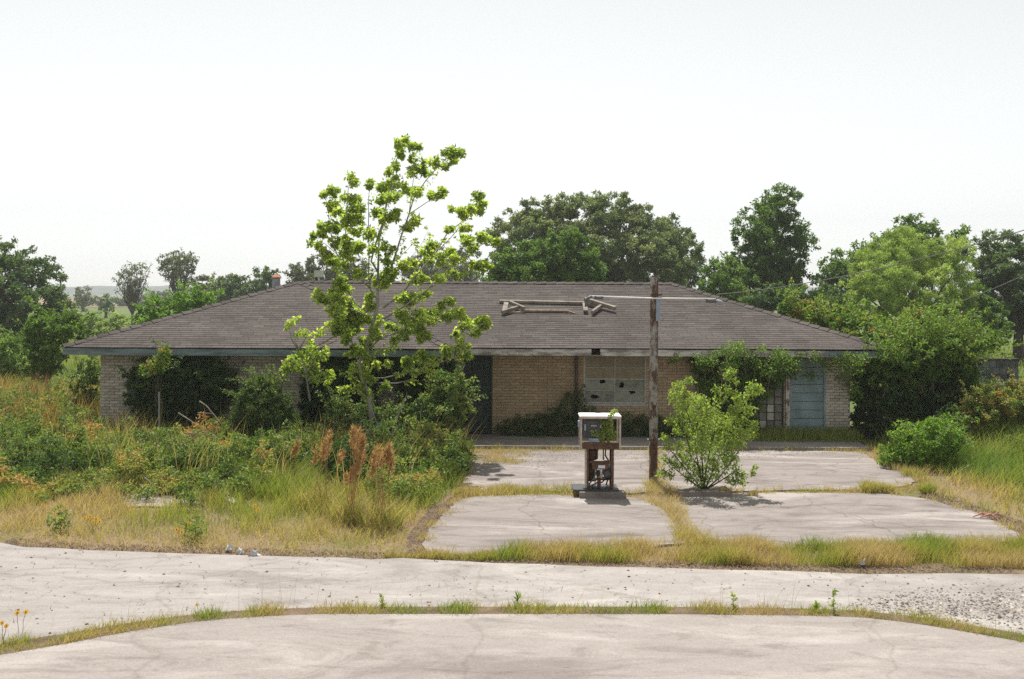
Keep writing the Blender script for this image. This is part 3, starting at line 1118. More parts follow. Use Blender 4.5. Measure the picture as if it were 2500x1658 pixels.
gd = MB()
gd.box(GD0, GD0 + 0.05, MWY - 0.008, MWY + 0.08, 0.076, 2.1)
gd.box(GD1 - 0.05, GD1, MWY - 0.008, MWY + 0.08, 0.076, 2.1)
gd.box(GD0 + 0.05, GD1 - 0.05, MWY - 0.008, MWY + 0.08, 2.05, 2.1)
gdoor = gd.build('door', M['door_green'], house)
nb = 4
for k in range(nb):
    a = GD0 + 0.052 + (GD1 - GD0 - 0.104) * k / nb
    b = GD0 + 0.052 + (GD1 - GD0 - 0.104) * (k + 1) / nb
    mb = MB()
    mb.box(a, b - 0.008, MWY + 0.03 + random.uniform(-.003, .003), MWY + 0.06, 0.085, 2.045)
    mb.build('plank', M['door_green'], gdoor)

mb = MB()
dp = wallx(1330)
mb.tube([(dp, MWY - 0.09, 2.12), (dp, MWY - 0.09, 1.9), (dp, MWY - 0.07, 1.7), (dp, MWY - 0.07, 0.3), (dp, MWY - 0.16, 0.15)], 0.042, 8)
mb.build('downspout', M['pipe'], house, smooth=True)

# --- roof
roof = MB()
rz = EAVE + PIT * (MY0 * 0 + 4.66)
wa, wb = (WX0 + WX1) / 2, 4.625
apz = EAVE + PIT * wb
A = lambda x, y, z: (x, y, z)
dz = 0.02
pts = {
    'w0': A(WX0, WY0, EAVE - dz), 'w1': A(WX1, WY0, EAVE - dz), 'wp': A(wa, WY0 + wb, apz - dz), 'wq': A(wa, WY1 - wb, apz - dz),
    'w2': A(WX0, WY1, EAVE - dz), 'w3': A(WX1, WY1, EAVE - dz), 'wv': A(WX1, MY0, EAVE - dz), 'ws': A(wa, MY0 + wb, apz - dz), 'wu': A(WX1, MY1, EAVE - dz),
    'm1': A(MX1, MY0, EAVE - dz), 'm2': A(MX1, MY1, EAVE - dz), 'mr': A(MX1 - 4.66, MY0 + 4.66, EAVE + PIT * 4.66 - dz), 'ml': A(wa, MY0 + 4.66, EAVE + PIT * 4.66 - dz)}
ix = {k: i for i, k in enumerate(pts)}
f = lambda *a: tuple(ix[k] for k in a)
roof.add(list(pts.values()), [
    f('w0', 'w1', 'wp'), f('w1', 'wv', 'ws', 'wp'), f('wv', 'm1', 'mr', 'ml', 'ws'), f('m1', 'm2', 'mr'), f('m2', 'wu', 'ml', 'mr'),
    f('wu', 'w3', 'wq', 'ml'), f('w3', 'w2', 'wq'), f('w2', 'w0', 'wp', 'ml', 'wq')])
roof_o = roof.build('roof', M['deck'], house)
mb = MB()
mb.box(WX0 + 0.03, WX1 - 0.03, WY0 + 0.03, WY1 - 0.03, SOF, SOF + 0.012)
mb.box(WX1 - 0.03, MX1 - 0.03, MY0 + 0.03, MY1 - 0.03, SOF, SOF + 0.012)
mb.build('soffit', M['soffit'], roof_o)


def shingles(O, e, inn, L, kl, kr, run, droop=0.0):
    O, e, inn = Vector(O), Vector(e), Vector(inn)
    nrm = Vector((-inn.x * PIT, -inn.y * PIT, 1)).normalized()
    NC = 36
    ex = run / NC
    for c in range(NC):
        s0, s1 = c * ex, (c + 1) * ex + 0.012
        sm = (s0 + s1) / 2
        u0, u1 = kl * sm, L - kr * sm
        if u1 - u0 < 0.05:
            continue
        m = MB()
        u = u0 - random.uniform(0, 0.3)
        rowt = random.uniform(-.07, .07)
        wob = [random.uniform(-.006, .006) for _ in range(3)]
        while u < u1:
            w_ = 0.30 + random.uniform(-.02, .02)
            a, b = max(u, u0), min(u + w_, u1)
            u += w_
            if b - a < 0.02:
                continue
            th = 0.010 + random.uniform(0, 0.003)
            j0 = random.uniform(-.005, .005) + wob[0] * math.sin(a * .7) + (0 if c else -0.02)
            j1 = j0 + random.uniform(-.004, .004)
            zz_ = -droop

            def pt(uu, ss, h):
                q = O + e * uu + inn * ss
                q = Vector((q.x, q.y, EAVE + PIT * ss))
                return q + nrm * h
            m.add([pt(a, s0 + j0, -0.004), pt(b - .006, s0 + j1, -0.004), pt(b - .006, s0 + j1, th), pt(a, s0 + j0, th), pt(a, s1, 0.003), pt(b - .006, s1, 0.003)],
                  [(0, 1, 2, 3), (3, 2, 5, 4), (0, 3, 4), (1, 5, 2)], min(1, max(0, 0.5 + rowt + random.gauss(0, 0.17))))
        m.build('shingle_course', M['shingle'], roof_o)


shingles((WX0, WY0, 0), (1, 0, 0), (0, 1, 0), WX1 - WX0, 1, 1, wb)
shingles((WX1, MY0, 0), (1, 0, 0), (0, 1, 0), MX1 - WX1, -1, 1, 4.66)
shingles((WX1, WY0, 0), (0, 1, 0), (-1, 0, 0), MY0 - WY0, 1, -1, wb)
shingles((MX1, MY0, 0), (0, 1, 0), (-1, 0, 0), MY1 - MY0, 1, 1, 4.66)
shingles((WX0, WY1, 0), (0, -1, 0), (1, 0, 0), WY1 - WY0, 1, 1, wb)


def cap(p, q, up=(0, 0, 1)):
    p, q = Vector(p), Vector(q)
    L = (q - p).length
    n = int(L / 0.28)
    m = MB()
    d = (q - p) / n
    side = d.cross(Vector(up)).normalized() * 0.11
    for k in range(n):
        a, b = p + d * k, p + d * (k + 1.1)
        h1, h2 = 0.045 + random.uniform(0, .012), 0.022
        sk = side * random.uniform(.9, 1.15)
        m.add([a - sk + Vector((0, 0, -.015)), a + Vector((0, 0, h1)), a + sk + Vector((0, 0, -.015)), b - sk + Vector((0, 0, -.03)), b + Vector((0, 0, h2)), b + sk + Vector((0, 0, -.03))],
              [(0, 1, 4, 3), (1, 2, 5, 4), (0, 2, 1)], random.uniform(.2, .8))
    m.build('ridge_cap', M['shingle'], roof_o)


up3 = 0.025
P = {k: Vector(v) + Vector((0, 0, dz + up3 - .01)) for k, v in pts.items()}
cap(P['w0'], P['wp'])
cap(P['w1'], P['wp'])
cap(P['m1'], P['mr'])
cap(P['m2'], P['mr'])
cap(P['w2'], P['wq'])
cap(P['wp'], P['wq'])
cap(P['mr'], P['ml'])
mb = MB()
mb.beam(P['w1'] + Vector((.10, .06, .0)), P['wp'] + Vector((.10, .06, .0)), 0.13, 0.05)  # dark strip added along the hip, stands in for the shade beside it
mb.build('hip_shade_strip', M['deck'], roof_o)
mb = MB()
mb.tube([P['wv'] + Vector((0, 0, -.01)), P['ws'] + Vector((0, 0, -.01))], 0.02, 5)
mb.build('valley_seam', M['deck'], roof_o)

# fascia: separate boards, butted
def board(x0, x1, y, mat, z0=SOF - 0.005, z1=EAVE - 0.028, sag0=0.0, sag1=0.0, name='fascia_board'):
    m = MB()
    m.add([(x0, y - .024, z0 + sag0), (x1, y - .024, z0 + sag1), (x1, y, z0 + sag1), (x0, y, z0 + sag0),
           (x0, y - .024, z1 + sag0), (x1, y - .024, z1 + sag1), (x1, y, z1 + sag1), (x0, y, z1 + sag0)],
          [(0, 3, 2, 1), (4, 5, 6, 7), (0, 1, 5, 4), (1, 2, 6, 5), (2, 3, 7, 6), (3, 0, 4, 7)])
    m.build(name, M[mat], roof_o)


fy = WY0 + 0.028
xs = [WX0, -7.5, -4.3, WX1]
for i in range(3):
    board(xs[i], xs[i + 1] - 0.006, fy, 'fascia_blue', sag0=-0.004 * i, sag1=-0.004 * (i + 1))
xm = [WX1 + 0.03, W(1230, 812, MY0).x, W(1366, 812, MY0).x, W(1386, 812, MY0).x, W(1655, 812, MY0).x, W(1905, 812, MY0).x, MX1]
for i in range(6):
    if i == 2:
        board(xm[i], xm[i + 1], MY0 + 0.034, 'black', SOF + .05, EAVE - .05)  # no board here: near-black strip paints the darkness of the gap
        continue
    sg = (0, -0.006, 0, 0.0, -0.004, -0.012)[i]
    board(xm[i], xm[i + 1] - 0.006, MY0 + 0.028, 'fascia_white' if i < 5 else 'fascia_blue', sag0=sg, sag1=sg + (0.012 if i == 1 else -0.008))
mb = MB()
mb.box(WX0 - 0.0, WX0 + 0.024, WY0 + 0.03, WY1, SOF - 0.005, EAVE - 0.03)
mb.build('fascia_board', M['fascia_blue'], roof_o)
mb = MB()
mb.box(WX1 - 0.024, WX1, WY0 + 0.03, MY0 + .03, SOF - 0.005, EAVE - 0.03)
mb.build('fascia_board', M['fascia_white'], roof_o)
mb = MB()
mb.box(MX1 - 0.024, MX1, MY0 + 0.03, MY1, SOF - 0.005, EAVE - 0.03)
mb.build('fascia_board', M['fascia_blue'], roof_o)

# --- roof vent behind the wing's hip
vb = W(638, 668, 29.3)
mb = MB()
mb.tube([(vb.x, 29.3, 3.3), (vb.x, 29.3, W(638, 642, 29.3).z)], 0.115, 14)
ve = mb.build('vent_pipe', M['vent'], roof_o, smooth=False)
mb = MB()
zt = W(638, 642, 29.3).z
mb.tube([(vb.x, 29.3, zt - .01), (vb.x, 29.3, zt + .02), (vb.x, 29.3, zt + 0.09), (vb.x, 29.3, zt + .13)], [0.15, 0.145, 0.06, 0.015], 14)
mb.build('vent_cap', M['vent_cap'], house)


def on_roof(x, y, lift=0.0):
    """point of the main front roof slope seen at a photo position"""
    dx, dy = x - CX, y - CY
    u = dx * math.cos(ROLL) + dy * math.sin(ROLL)
    v = -dx * math.sin(ROLL) + dy * math.cos(ROLL)
    Y = (CAM_H - EAVE + PIT * MY0 - lift) / (PIT + v / F)
    return Vector((u / F * Y, Y, EAVE + PIT * (Y - MY0) + lift))


# ------------------------------------------------------------------ collapsed timber frame lying on the roof
zc = zs(1180, 720, 6.956)
base = on_roof(*zc(1200, 200))
fr = thing('timber_frame', 'collapsed pale timber sign frame lying on the shingled roof', 'timber frame', base)
for (a, b, w_, h, mt, l1, l2) in [((275, 110), (1720, 138), 0.09, 0.09, 'lumber', .06, .06), ((620, 272), (1445, 278), 0.07, 0.075, 'lumber_dark', .05, .05),
                                  ((1445, 276), (1555, 312), 0.05, 0.03, 'lumber_dark', .05, .03), ((392, 132), (362, 262), 0.16, 0.05, 'lumber', .13, .10),
                                  ((430, 118), (695, 232), 0.09, 0.12, 'lumber', .14, .12), ((315, 292), (625, 205), 0.09, 0.12, 'lumber', .10, .10),
                                  ((370, 303), (700, 292), 0.05, 0.04, 'lumber', .03, .03), ((1722, 142), (1738, 272), 0.15, 0.05, 'lumber', .13, .10),
                                  ((1725, 75), (2240, 230), 0.10, 0.13, 'lumber', .16, .12), ((1848, 298), (2015, 180), 0.09, 0.12, 'lumber', .10, .10),
                                  ((1800, 158), (1980, 200), 0.06, 0.05, 'lumber', .05, .05)]:
    mb = MB()
    p, q = on_roof(*zc(*a), lift=l1), on_roof(*zc(*b), lift=l2)
    mb.beam(p, q, w_ * .78, h * .8, (0, -PIT, 1))
    mb.build('beam', M[mt], fr)

# ================================================================== OBJECTS
# ------------------------------------------------------------------ light pole with cross arm
PY = 18.95
pb = G(1508, 1117)
PY = pb.y
ptop = W(1511, 640, PY)
pole = thing('light_pole', 'tall rusting white steel pole with a thin cross arm, beside the fuel pump', 'pole', (pb.x, PY, 0))
mb = MB()
mb.tube([(pb.x, PY, -0.1), (pb.x, PY, 1.2), (pb.x, PY, 2.6), (pb.x, PY, ptop.z)], [0.082, 0.081, 0.079, 0.077], 20)
mb.build('post', M['pole'], pole, smooth=False)
mb = MB()
mb.tube([(pb.x, PY, ptop.z + .002), (pb.x, PY, ptop.z + .014)], 0.083, 20)
mb.build('top_cap', M['rust'], pole)
ay = PY - 0.12
mb = MB()
l0, l1 = W(1364, 684, ay), W(1652, 690.5, ay)
mb.tube([l0, (l0 + l1) / 2 + Vector((0, 0, -.012)), l1], 0.0145, 10)
mb.build('cross_arm', M['white_enamel'], pole, smooth=True)
mb = MB()
a, b = W(1372, 687, ay), W(1392, 688, ay)
mb.tube([a, b], 0.036, 10)
lmp = mb.build('lamp_bracket', M['motor'], pole, smooth=True)
mb = MB()
mb.tube([W(1366, 684, ay), W(1357, 689, ay), W(1354, 697, ay), W(1356, 708, ay)], [0.03, 0.035, 0.04, 0.05], 10)
mb.build('lamp_socket', M['motor'], pole, smooth=True)
mb = MB()
mb.tube([W(1630, 694, ay), W(1652, 696, ay)], 0.042, 10)
mb.build('lamp_bracket', M['motor'], pole, smooth=True)
mb = MB()
mb.tube([W(1654, 694, ay), W(1663, 698, ay), W(1664, 703, ay)], [0.03, 0.045, 0.06], 10)
mb.build('lamp_socket', M['vent'], pole, smooth=True)
mb = MB()
q0, q1 = W(1513, 686, PY), W(1522, 741, PY)
mb.box(q0.x, q1.x, PY - 0.105, PY - 0.03, q1.z, q0.z)
mb.build('tin_plate', M['tin_blue'], pole)
mb = MB()
q = W(1514, 684, PY)
mb.beam((q.x - .09, PY - .10, q.z), (q.x + .1, PY - .10, q.z + .03), 0.02, 0.03)
mb.build('clamp', M['rust'], pole)
for sx in (-1, 1):
    mb = MB()
    q = W(1508 + sx * 10, 1015, PY)
    mb.tube([(q.x - .0, PY - 0.01, q.z), (q.x + sx * .035, PY - 0.01, q.z)], 0.018, 8)
    mb.build('bolt', M['vent'], pole)

# ------------------------------------------------------------------ pump island and pump
isl = thing('pump_island', 'low weathered concrete block carrying the rusted fuel pump', 'concrete block', (G(1385, 1148).x, 17.7, 0))
x0, x1 = G(1336, 1150).x, G(1444, 1150).x
mb = MB()
mb.prism(rough_line([(x0, 17.5), (x1 - .05, 17.48), (x1, 17.6), (x1 - .02, 18.25), (x0 + .03, 18.28)], 0.12, 0.008), -0.05, 0.135)
mb.build('kerb_block', M['island'], isl)

pmpY = 17.85
pc = W(1463 / 1.05753, 1190 / 1.05753, pmpY).x
PZ = 0.137
k = 0.001175
pump = thing('fuel_pump', 'gutted rusty fuel pump with a white head on the forecourt', 'fuel pump', (pc, pmpY, PZ))


def X_(zx):
    return pc + (zx - 522) * k


def Z_(zy):
    return PZ + 0.03 + (1312 - zy) * k


def pbox(name, a, b, c, d, y0, y1, mat, parent=None, bev=False):
    m = MB()
    m.box(X_(a), X_(b), pmpY + y0, pmpY + y1, Z_(d), Z_(c))
    return m.build(name, M[mat], parent or pump)


m = MB()
m.box(X_(112), X_(800), pmpY - 0.27, pmpY + 0.27, PZ, PZ + 0.03)
m.build('base_plate', M['gauge'], pump)
# frame
for zx0, zx1 in ((318, 345), (692, 718)):
    for y0 in (-0.2, 0.17):
        m = MB()
        m.box(X_(zx0), X_(zx1), pmpY + y0, pmpY + y0 + 0.03, Z_(1312), Z_(708))
        m.build('frame_post', M['rust'], pump)
for zx0, zx1, t0, t1 in ((309, 316, 715, 1300), (721, 729, 715, 1312)):
    m = MB()
    m.box(X_(zx0), X_(zx1), pmpY - 0.2, pmpY + 0.2, Z_(t1), Z_(t0))
    m.build('side_skin', M['pale_trim'], pump)
# bolts along the skin edge
m = MB()
for zy in (735, 795, 860, 930):
    m.box(X_(306), X_(318), pmpY - 0.212, pmpY - 0.202, Z_(zy + 8), Z_(zy))
    m.box(X_(708), X_(726), pmpY - 0.212, pmpY - 0.202, Z_(zy + 8), Z_(zy))
m.build('rivets', M['rust'], pump)
pbox('shelf', 246, 800, 640, 706, -0.22, 0.22, 'rust')
pbox('shelf_lip', 240, 806, 618, 638, -0.232, -0.20, 'rust')
# head: two side jambs, a thick lid with a front band, back rails
for zx0, zx1 in ((216, 242), (803, 828)):
    pbox('head_jamb', zx0, zx1, 252, 706, -0.235, -0.205, 'pale_trim')
    pbox('head_jamb', zx0, zx1, 252, 706, 0.19, 0.22, 'pale_trim')
m = MB()
m.add([(X_(206), pmpY - .26, Z_(222)), (X_(838), pmpY - .26, Z_(222)), (X_(838), pmpY + .25, Z_(222)), (X_(206), pmpY + .25, Z_(222)),
       (X_(214), pmpY - .25, Z_(206)), (X_(830), pmpY - .25, Z_(206)), (X_(830), pmpY + .24, Z_(206)), (X_(214), pmpY + .24, Z_(206))],
      [(0, 3, 2, 1), (4, 5, 6, 7), (0, 1, 5, 4), (1, 2, 6, 5), (2, 3, 7, 6), (3, 0, 4, 7)])
lid = m.build('lid', M['white_enamel'], pump)
pbox('lid_band', 214, 828, 223, 251, -0.245, -0.215, 'pale_trim')
pbox('lid_band', 214, 828, 223, 251, 0.2, 0.23, 'pale_trim')
# register
pbox('register', 282, 522, 286, 545, -0.12, 0.15, 'gauge')
pbox('register_face', 345, 478, 300, 316, -0.128, -0.121, 'motor')
m = MB()
for i in range(4):
    m.box(X_(385 + i * 22), X_(400 + i * 22), pmpY - 0.128, pmpY - 0.121, Z_(378), Z_(360))
    m.box(X_(380 + i * 24), X_(394 + i * 24), pmpY - 0.128, pmpY - 0.121, Z_(458), Z_(436))
m.build('digit_wheel', M['digit'], pump)
pbox('register_side', 282, 305, 345, 440, -0.132, -0.121, 'tin_blue')
pbox('meter_rod', 523, 540, 335, 405, -0.1, -0.07, 'brass')
pbox('tray', 350, 492, 555, 612, -0.16, 0.0, 'tin_blue')
pbox('nozzle_boot', 190, 212, 300, 392, -0.12, 0.02, 'tin_blue')
# inside the lower frame
m = MB()
m.tube([(X_(420), pmpY + .05, Z_(740)), (X_(420), pmpY + .05, Z_(760)), (X_(420), pmpY + .05, Z_(890)), (X_(420), pmpY + .05, Z_(905))], [0.06, 0.098, 0.098, 0.07], 16)
m.build('float_bowl', M['rust'], pump, smooth=True)
m = MB()
m.tube([(X_(392), pmpY + .02, Z_(905)), (X_(392), pmpY + .02, Z_(1190)), (X_(398), pmpY + .02, Z_(1210))], [0.05, 0.05, 0.03], 14)
m.build('filter_tank', M['rust'], pump, smooth=True)
pbox('strut', 566, 584, 708, 890, -0.1, -0.07, 'rust')
pbox('cross_bar', 346, 692, 890, 914, -0.21, -0.18, 'rust')
pbox('control_box', 400, 632, 920, 1012, -0.215, -0.09, 'rust')
pbox('label_plate', 487, 592, 952, 998, -0.221, -0.216, 'label_plate')
m = MB()
m.tube([(X_(640), pmpY - .16, Z_(1095)), (X_(640), pmpY - .12, Z_(1095)), (X_(640), pmpY + .12, Z_(1095)), (X_(640), pmpY + .15, Z_(1095))], [0.05, 0.082, 0.082, 0.05], 18)
m.build('motor', M['motor'], pump, smooth=True)
m = MB()
m.tube([(X_(650), pmpY - .1, Z_(940)), (X_(668), pmpY - .1, Z_(955)), (X_(660), pmpY - .1, Z_(1000))], [0.03, 0.034, 0.024], 10)
m.build('pulley', M['brass'], pump, smooth=True)
m = MB()
m.tube([(X_(525), pmpY - .1, Z_(1012)), (X_(528), pmpY - .1, Z_(1060)), (X_(538), pmpY - .1, Z_(1110)), (X_(530), pmpY - .1, Z_(1150))], [0.011, 0.011, 0.014, 0.026], 8)
m.tube([(X_(556), pmpY - .1, Z_(1012)), (X_(552), pmpY - .1, Z_(1080)), (X_(560), pmpY - .1, Z_(1120)), (X_(545), pmpY - .1, Z_(1155))], [0.009, 0.009, 0.011, 0.026], 8)
m.build('fuel_pipe', M['brass'], pump, smooth=True)
m = MB()
m.tube([(X_(447), pmpY - .12, Z_(1000)), (X_(447), pmpY - .12, Z_(1312))], 0.009, 8)
m.build('fuel_pipe', M['vent'], pump, smooth=True)
m = MB()
m.box(X_(490), X_(540), pmpY - .08, pmpY + .02, Z_(1312), Z_(1165))
m.box(X_(350), X_(692), pmpY + .06, pmpY + .09, Z_(1215), Z_(1190))
m.box(X_(540), X_(692), pmpY - .12, pmpY + .08, Z_(1195), Z_(1180))
m.build('pump_bracket', M['rust'], pump)
m = MB()
for a, b in ((352, 400), (650, 690)):
    m.add([(X_(a), pmpY - .18, Z_(1312)), (X_(b), pmpY - .18, Z_(1312)), (X_(b if a > 500 else a), pmpY - .18, Z_(1215)), (X_(a), pmpY - .12, Z_(1312)), (X_(b), pmpY - .12, Z_(1312)), (X_(b if a > 500 else a), pmpY - .12, Z_(1215))],
          [(0, 1, 2), (5, 4, 3), (0, 3, 4, 1), (1, 4, 5, 2), (2, 5, 3, 0)])
m.build('gusset', M['rust'], pump)

for i, pts in enumerate([[(360, 1240), (430, 1160), (470, 1060), (455, 960)], [(600, 1180), (560, 1230), (480, 1240), (400, 1290)], [(690, 1000), (655, 900), (610, 830), (620, 720)], [(350, 930), (380, 860), (470, 830), (520, 720)], [(470, 1240), (500, 1180), (520, 1090)], [(640, 1190), (660, 1240), (640, 1310)]]):
    m = MB()
    m.tube([(X_(a), pmpY + (-.16 + .06 * i) + .02 * j, Z_(b)) for j, (a, b) in enumerate(pts)], [.012, .014, .014, .012][:len(pts)], 7)
    m.build('fuel_pipe', M['rust' if i % 2 else 'motor'], pump, smooth=True)
m = MB()
m.box(X_(346), X_(470), pmpY + .12, pmpY + .135, Z_(1250), Z_(930))
m.box(X_(600), X_(692), pmpY + .12, pmpY + .135, Z_(1120), Z_(925))
m.build('back_panel', M['rust'], pump)
m = MB()
m.tube([(X_(590), pmpY - .13, Z_(1140)), (X_(590), pmpY - .13, Z_(1190))], .03, 10)
m.tube([(X_(500), pmpY - .05, Z_(1150)), (X_(500), pmpY - .05, Z_(1050))], .035, 10)
m.build('valve_body', M['gauge'], pump, smooth=True)

# vine in the pump head
zp = zs(1380, 980, 6.27)
vn = thing('vine', 'small green vine growing up through the head of the rusty fuel pump', 'vine', (X_(640), pmpY, Z_(620)))
parts = []
for x, y, r, dyy in [(580, 325, 42, -.1), (640, 400, 85, 0), (700, 480, 90, .02), (560, 500, 50, -.1), (430, 485, 42, -.16), (480, 510, 30, -.15), (550, 590, 45, -.1), (700, 330, 60, 0), (745, 560, 50, 0), (755, 140, 24, -.24), (715, 190, 18, -.25), (680, 245, 20, -.24), (650, 580, 60, 0), (600, 460, 60, -.05)]:
    px, py = zp(x, y)
    c = W(px, py, pmpY + dyy)
    q = ball(c, r * k * 1.0, int(10 + r * 0.75), 1, 2.2)
    Vv, Ff = leafgeo(q, 0.05, .3, asp=.6)
    parts.append((Vv, Ff, np.clip(rng.normal(.55, .22, len(q)), 0, 1)))
Vv, Ff, Tt = join(parts)
mk('leaves', Vv, Ff, M['leaf_bush'], vn, Tt)
mb = MB()
mb.tube([(X_(600), pmpY, Z_(640)), (X_(650), pmpY, Z_(480)), (X_(690), pmpY - .1, Z_(300)), (X_(700), pmpY - .25, Z_(225)), (X_(740), pmpY - .25, Z_(150))], 0.006, 5)
mb.build('stem', M['stem'], vn)

# ------------------------------------------------------------------ concrete planter block under the bush
bb = G(1625, 1146)
isl2 = thing('bush_island', 'low broken concrete block with a pale green bush growing on it', 'concrete block', (bb.x, bb.y, 0))
a, b = G(1563, 1150), G(1687, 1150)
mb = MB()
mb.prism(rough_line([(a.x, a.y), (b.x, a.y + .02), (b.x + .02, a.y + .55), (a.x + .1, a.y + .6)], 0.12, 0.012), -0.05, 0.11)
mb.build('kerb_block', M['island'], isl2)
BUSHY = a.y + 0.3

# ------------------------------------------------------------------ overhead cables
def cable(name, label, p, q, sag, r, n=18):
    mb = MB()
    n = 44
    pts = [p + (q - p) * t + Vector((0, 0, -sag * 4 * t * (1 - t))) for t in (i / 20 for i in range(n + 1))]
    mb.tube(pts, r, 6)
    o = mb.build(name, M['wire'], loc=p)
    tag(o, label, 'cable', 'overhead cables on the right')


cable('overhead_cable', 'upper thin cable sagging from the roof past the pale willow', W(1655, 680, 30.5), W(2480, 495, 22.0), 0.28, 0.013)
cable('overhead_cable', 'lower thin cable rising steeply from the vine thicket to the right edge', W(2165, 714, 31.0), W(2480, 575, 25.0), 0.12, 0.014)

# ------------------------------------------------------------------ ruined shed, far right
sy = 34.0
s0, s1 = W(2262, 900, sy), W(2352, 900, sy)
zt = W(2310, 832, sy).z
shed = thing('ruined_shed', 'dark grey roofless block shed among weeds at the far right', 'shed', (s0.x, sy, 0))
rows = 6
bhh = (zt + 0.0) / rows
n = 6
bw = (s1.x - s0.x) / n
for r in range(rows):
    for c in range(-1, n):
        x0 = s0.x + c * bw + (r % 2) * bw / 2
        a, b = max(x0, s0.x), min(x0 + bw, s1.x)
        if b - a < 0.05:
            continue
        mid = (a + b) / 2
        if r < 4 and abs(mid - W(2318, 900, sy).x) < 0.09:
            continue
        if r < 4 and abs(mid - W(2289, 900, sy).x) < 0.06:
            continue
        mb = MB()
        mb.box(a, b - 0.012, sy + random.uniform(-.008, .008), sy + 0.2, r * bhh, (r + 1) * bhh - 0.012, random.random())
        mb.build('block', M['shed'], shed)
mb = MB()
mb.box(s0.x - .4, s1.x + .05, sy + 0.5, sy + 2.6, 0, zt - .25)
mb.build('back_wall', M['shed'], shed)
mb = MB()
mb.box(s0.x - .1, s1.x, sy - .03, sy + 0.25, zt + .004, zt + 0.06)
mb.build('wall_cap', M['bars'], shed)
pk = W(2325, 886, sy - 0.6)
mb = MB()
p0, p1 = W(2303, 888, sy - .6), W(2345, 886, sy - .6)
mb.box(p0.x, p1.x, sy - .68, sy - .58, p1.z - .05, p1.z + .05)
o = mb.build('white_board', M['paper'], loc=(p0.x, sy - .6, p0.z))
tag(o, 'white board lying level in front of the dark grey shed', 'board')
mb = MB()
mb.beam(W(2290, 897, sy - .8), W(2308, 877, sy - .8), 0.08, 0.04)
o = mb.build('leaning_plank', M['paper'], loc=W(2290, 897, sy - .8))
tag(o, 'short pale plank leaning up against the dark grey shed', 'plank')

# ------------------------------------------------------------------ litter
for i, (x, y, r, lab) in enumerate([(529, 1267, .06, 'leftmost white plastic scrap at the edge of the left weeds'), (556, 1274, .065, 'middle flat white scrap between two others by the left weeds'), (588, 1279, .075, 'rightmost crumpled white scrap by the left weeds'), (1990, 1301, .07, 'crumpled pale scrap in the dry grass strip in front of the forecourt'), (1010, 1280 - 3, .0, '')]):
    if r == 0:
        continue
    p = G(x, y, 0.05)
    g = random.Random(i)
    Vv, Ff = [], []
    n = 9
    for k2 in range(n):
        a = 2 * math.pi * k2 / n
        Vv.append((p.x + math.cos(a) * r * g.uniform(.6, 1.3), p.y + math.sin(a) * r * .8 * g.uniform(.6, 1.2), p.z - .02 + g.uniform(0, .02)))
    for k2 in range(n):
        a = 2 * math.pi * k2 / n + .3
        Vv.append((p.x + math.cos(a) * r * g.uniform(.3, .6), p.y + math.sin(a) * r * g.uniform(.3, .6), p.z + g.uniform(.01, .07)))
    Vv.append((p.x, p.y, p.z + .04))
    for k2 in range(n):
        j = (k2 + 1) % n
        Ff += [(k2, j, n + j), (k2, n + j, n + k2), (n + k2, n + j, 2 * n)]
    o = mk('plastic_scrap', Vv, Ff, M['paper'], loc=p)
    tag(o, lab, 'litter', 'scraps of litter')
p = G(2275, 1193, 0.05)
mb = MB()
for a, b in (((-.2, 0), (.1, .05)), ((.1, .05), (.28, -.02)), ((-.12, -.06), (.2, -.05)), ((-.05, .05), (.15, -.12))):
    mb.tube([(p.x + a[0], p.y + a[1], p.z), (p.x + (a[0] + b[0]) / 2, p.y + (a[1] + b[1]) / 2, p.z + .05), (p.x + b[0], p.y + b[1], p.z)], [.008, .016, .008], 6)
o = mb.build('pink_rag', M['pink'], loc=p)
tag(o, 'faded pink plastic strip lying at the right edge of the forecourt', 'litter')
p = G(370, 975, 0)
pp = W(368, 975, 22.6)
mb = MB()
mb.tube([(pp.x, 22.6, 0), (pp.x - .01, 22.6, W(367, 905, 22.6).z)], 0.016, 6)
o = mb.build('stake', M['vent'], loc=(pp.x, 22.6, 0))
tag(o, 'thin pale metal stake in front of the dark shrub by the left wall', 'stake')

# gravel spill at the right of the pavement, litter line along its far edge
def pebbles(name, poly, n, smin, smax, mat, label, z=0.03, dens=None):
    X, Y = scatter(poly, n)
    if dens is not None:
        kk = rng.random(n) < dens(X, Y)
        X, Y = X[kk], Y[kk]
    n = len(X)
    s = rng.uniform(smin, smax, n) * rng.uniform(.5, 1.2, n)
    off = np.array([[-1, -1, -.3], [1, -1, -.3], [1, 1, -.3], [-1, 1, -.3], [-.5, -.6, .9], [.6, -.5, .7], [.5, .6, .8], [-.6, .5, .9]]) * .5
    a = rng.uniform(0, 6.28, n)
    o_ = off[None] * s[:, None, None] * rng.uniform(.6, 1.3, (n, 8, 3))
    o_[:, :, 2] *= .6
    x = o_[:, :, 0] * np.cos(a)[:, None] - o_[:, :, 1] * np.sin(a)[:, None] + X[:, None]
    y = o_[:, :, 0] * np.sin(a)[:, None] + o_[:, :, 1] * np.cos(a)[:, None] + Y[:, None]
    zz_ = o_[:, :, 2] + z + s[:, None] * .12
    Vv = np.stack([x, y, zz_], 2).reshape(-1, 3)
    fb = np.array([(4, 5, 6, 7), (0, 1, 5, 4), (1, 2, 6, 5), (2, 3, 7, 6), (3, 0, 4, 7)])
    Ff = (np.arange(n)[:, None, None] * 8 + fb[None]).reshape(-1, 4)
    o = mk(name, Vv, Ff, M[mat], tint=np.repeat(rng.random(n), 5))
    tag(o, label, name.replace('_', ' '), kind='stuff')
    return o


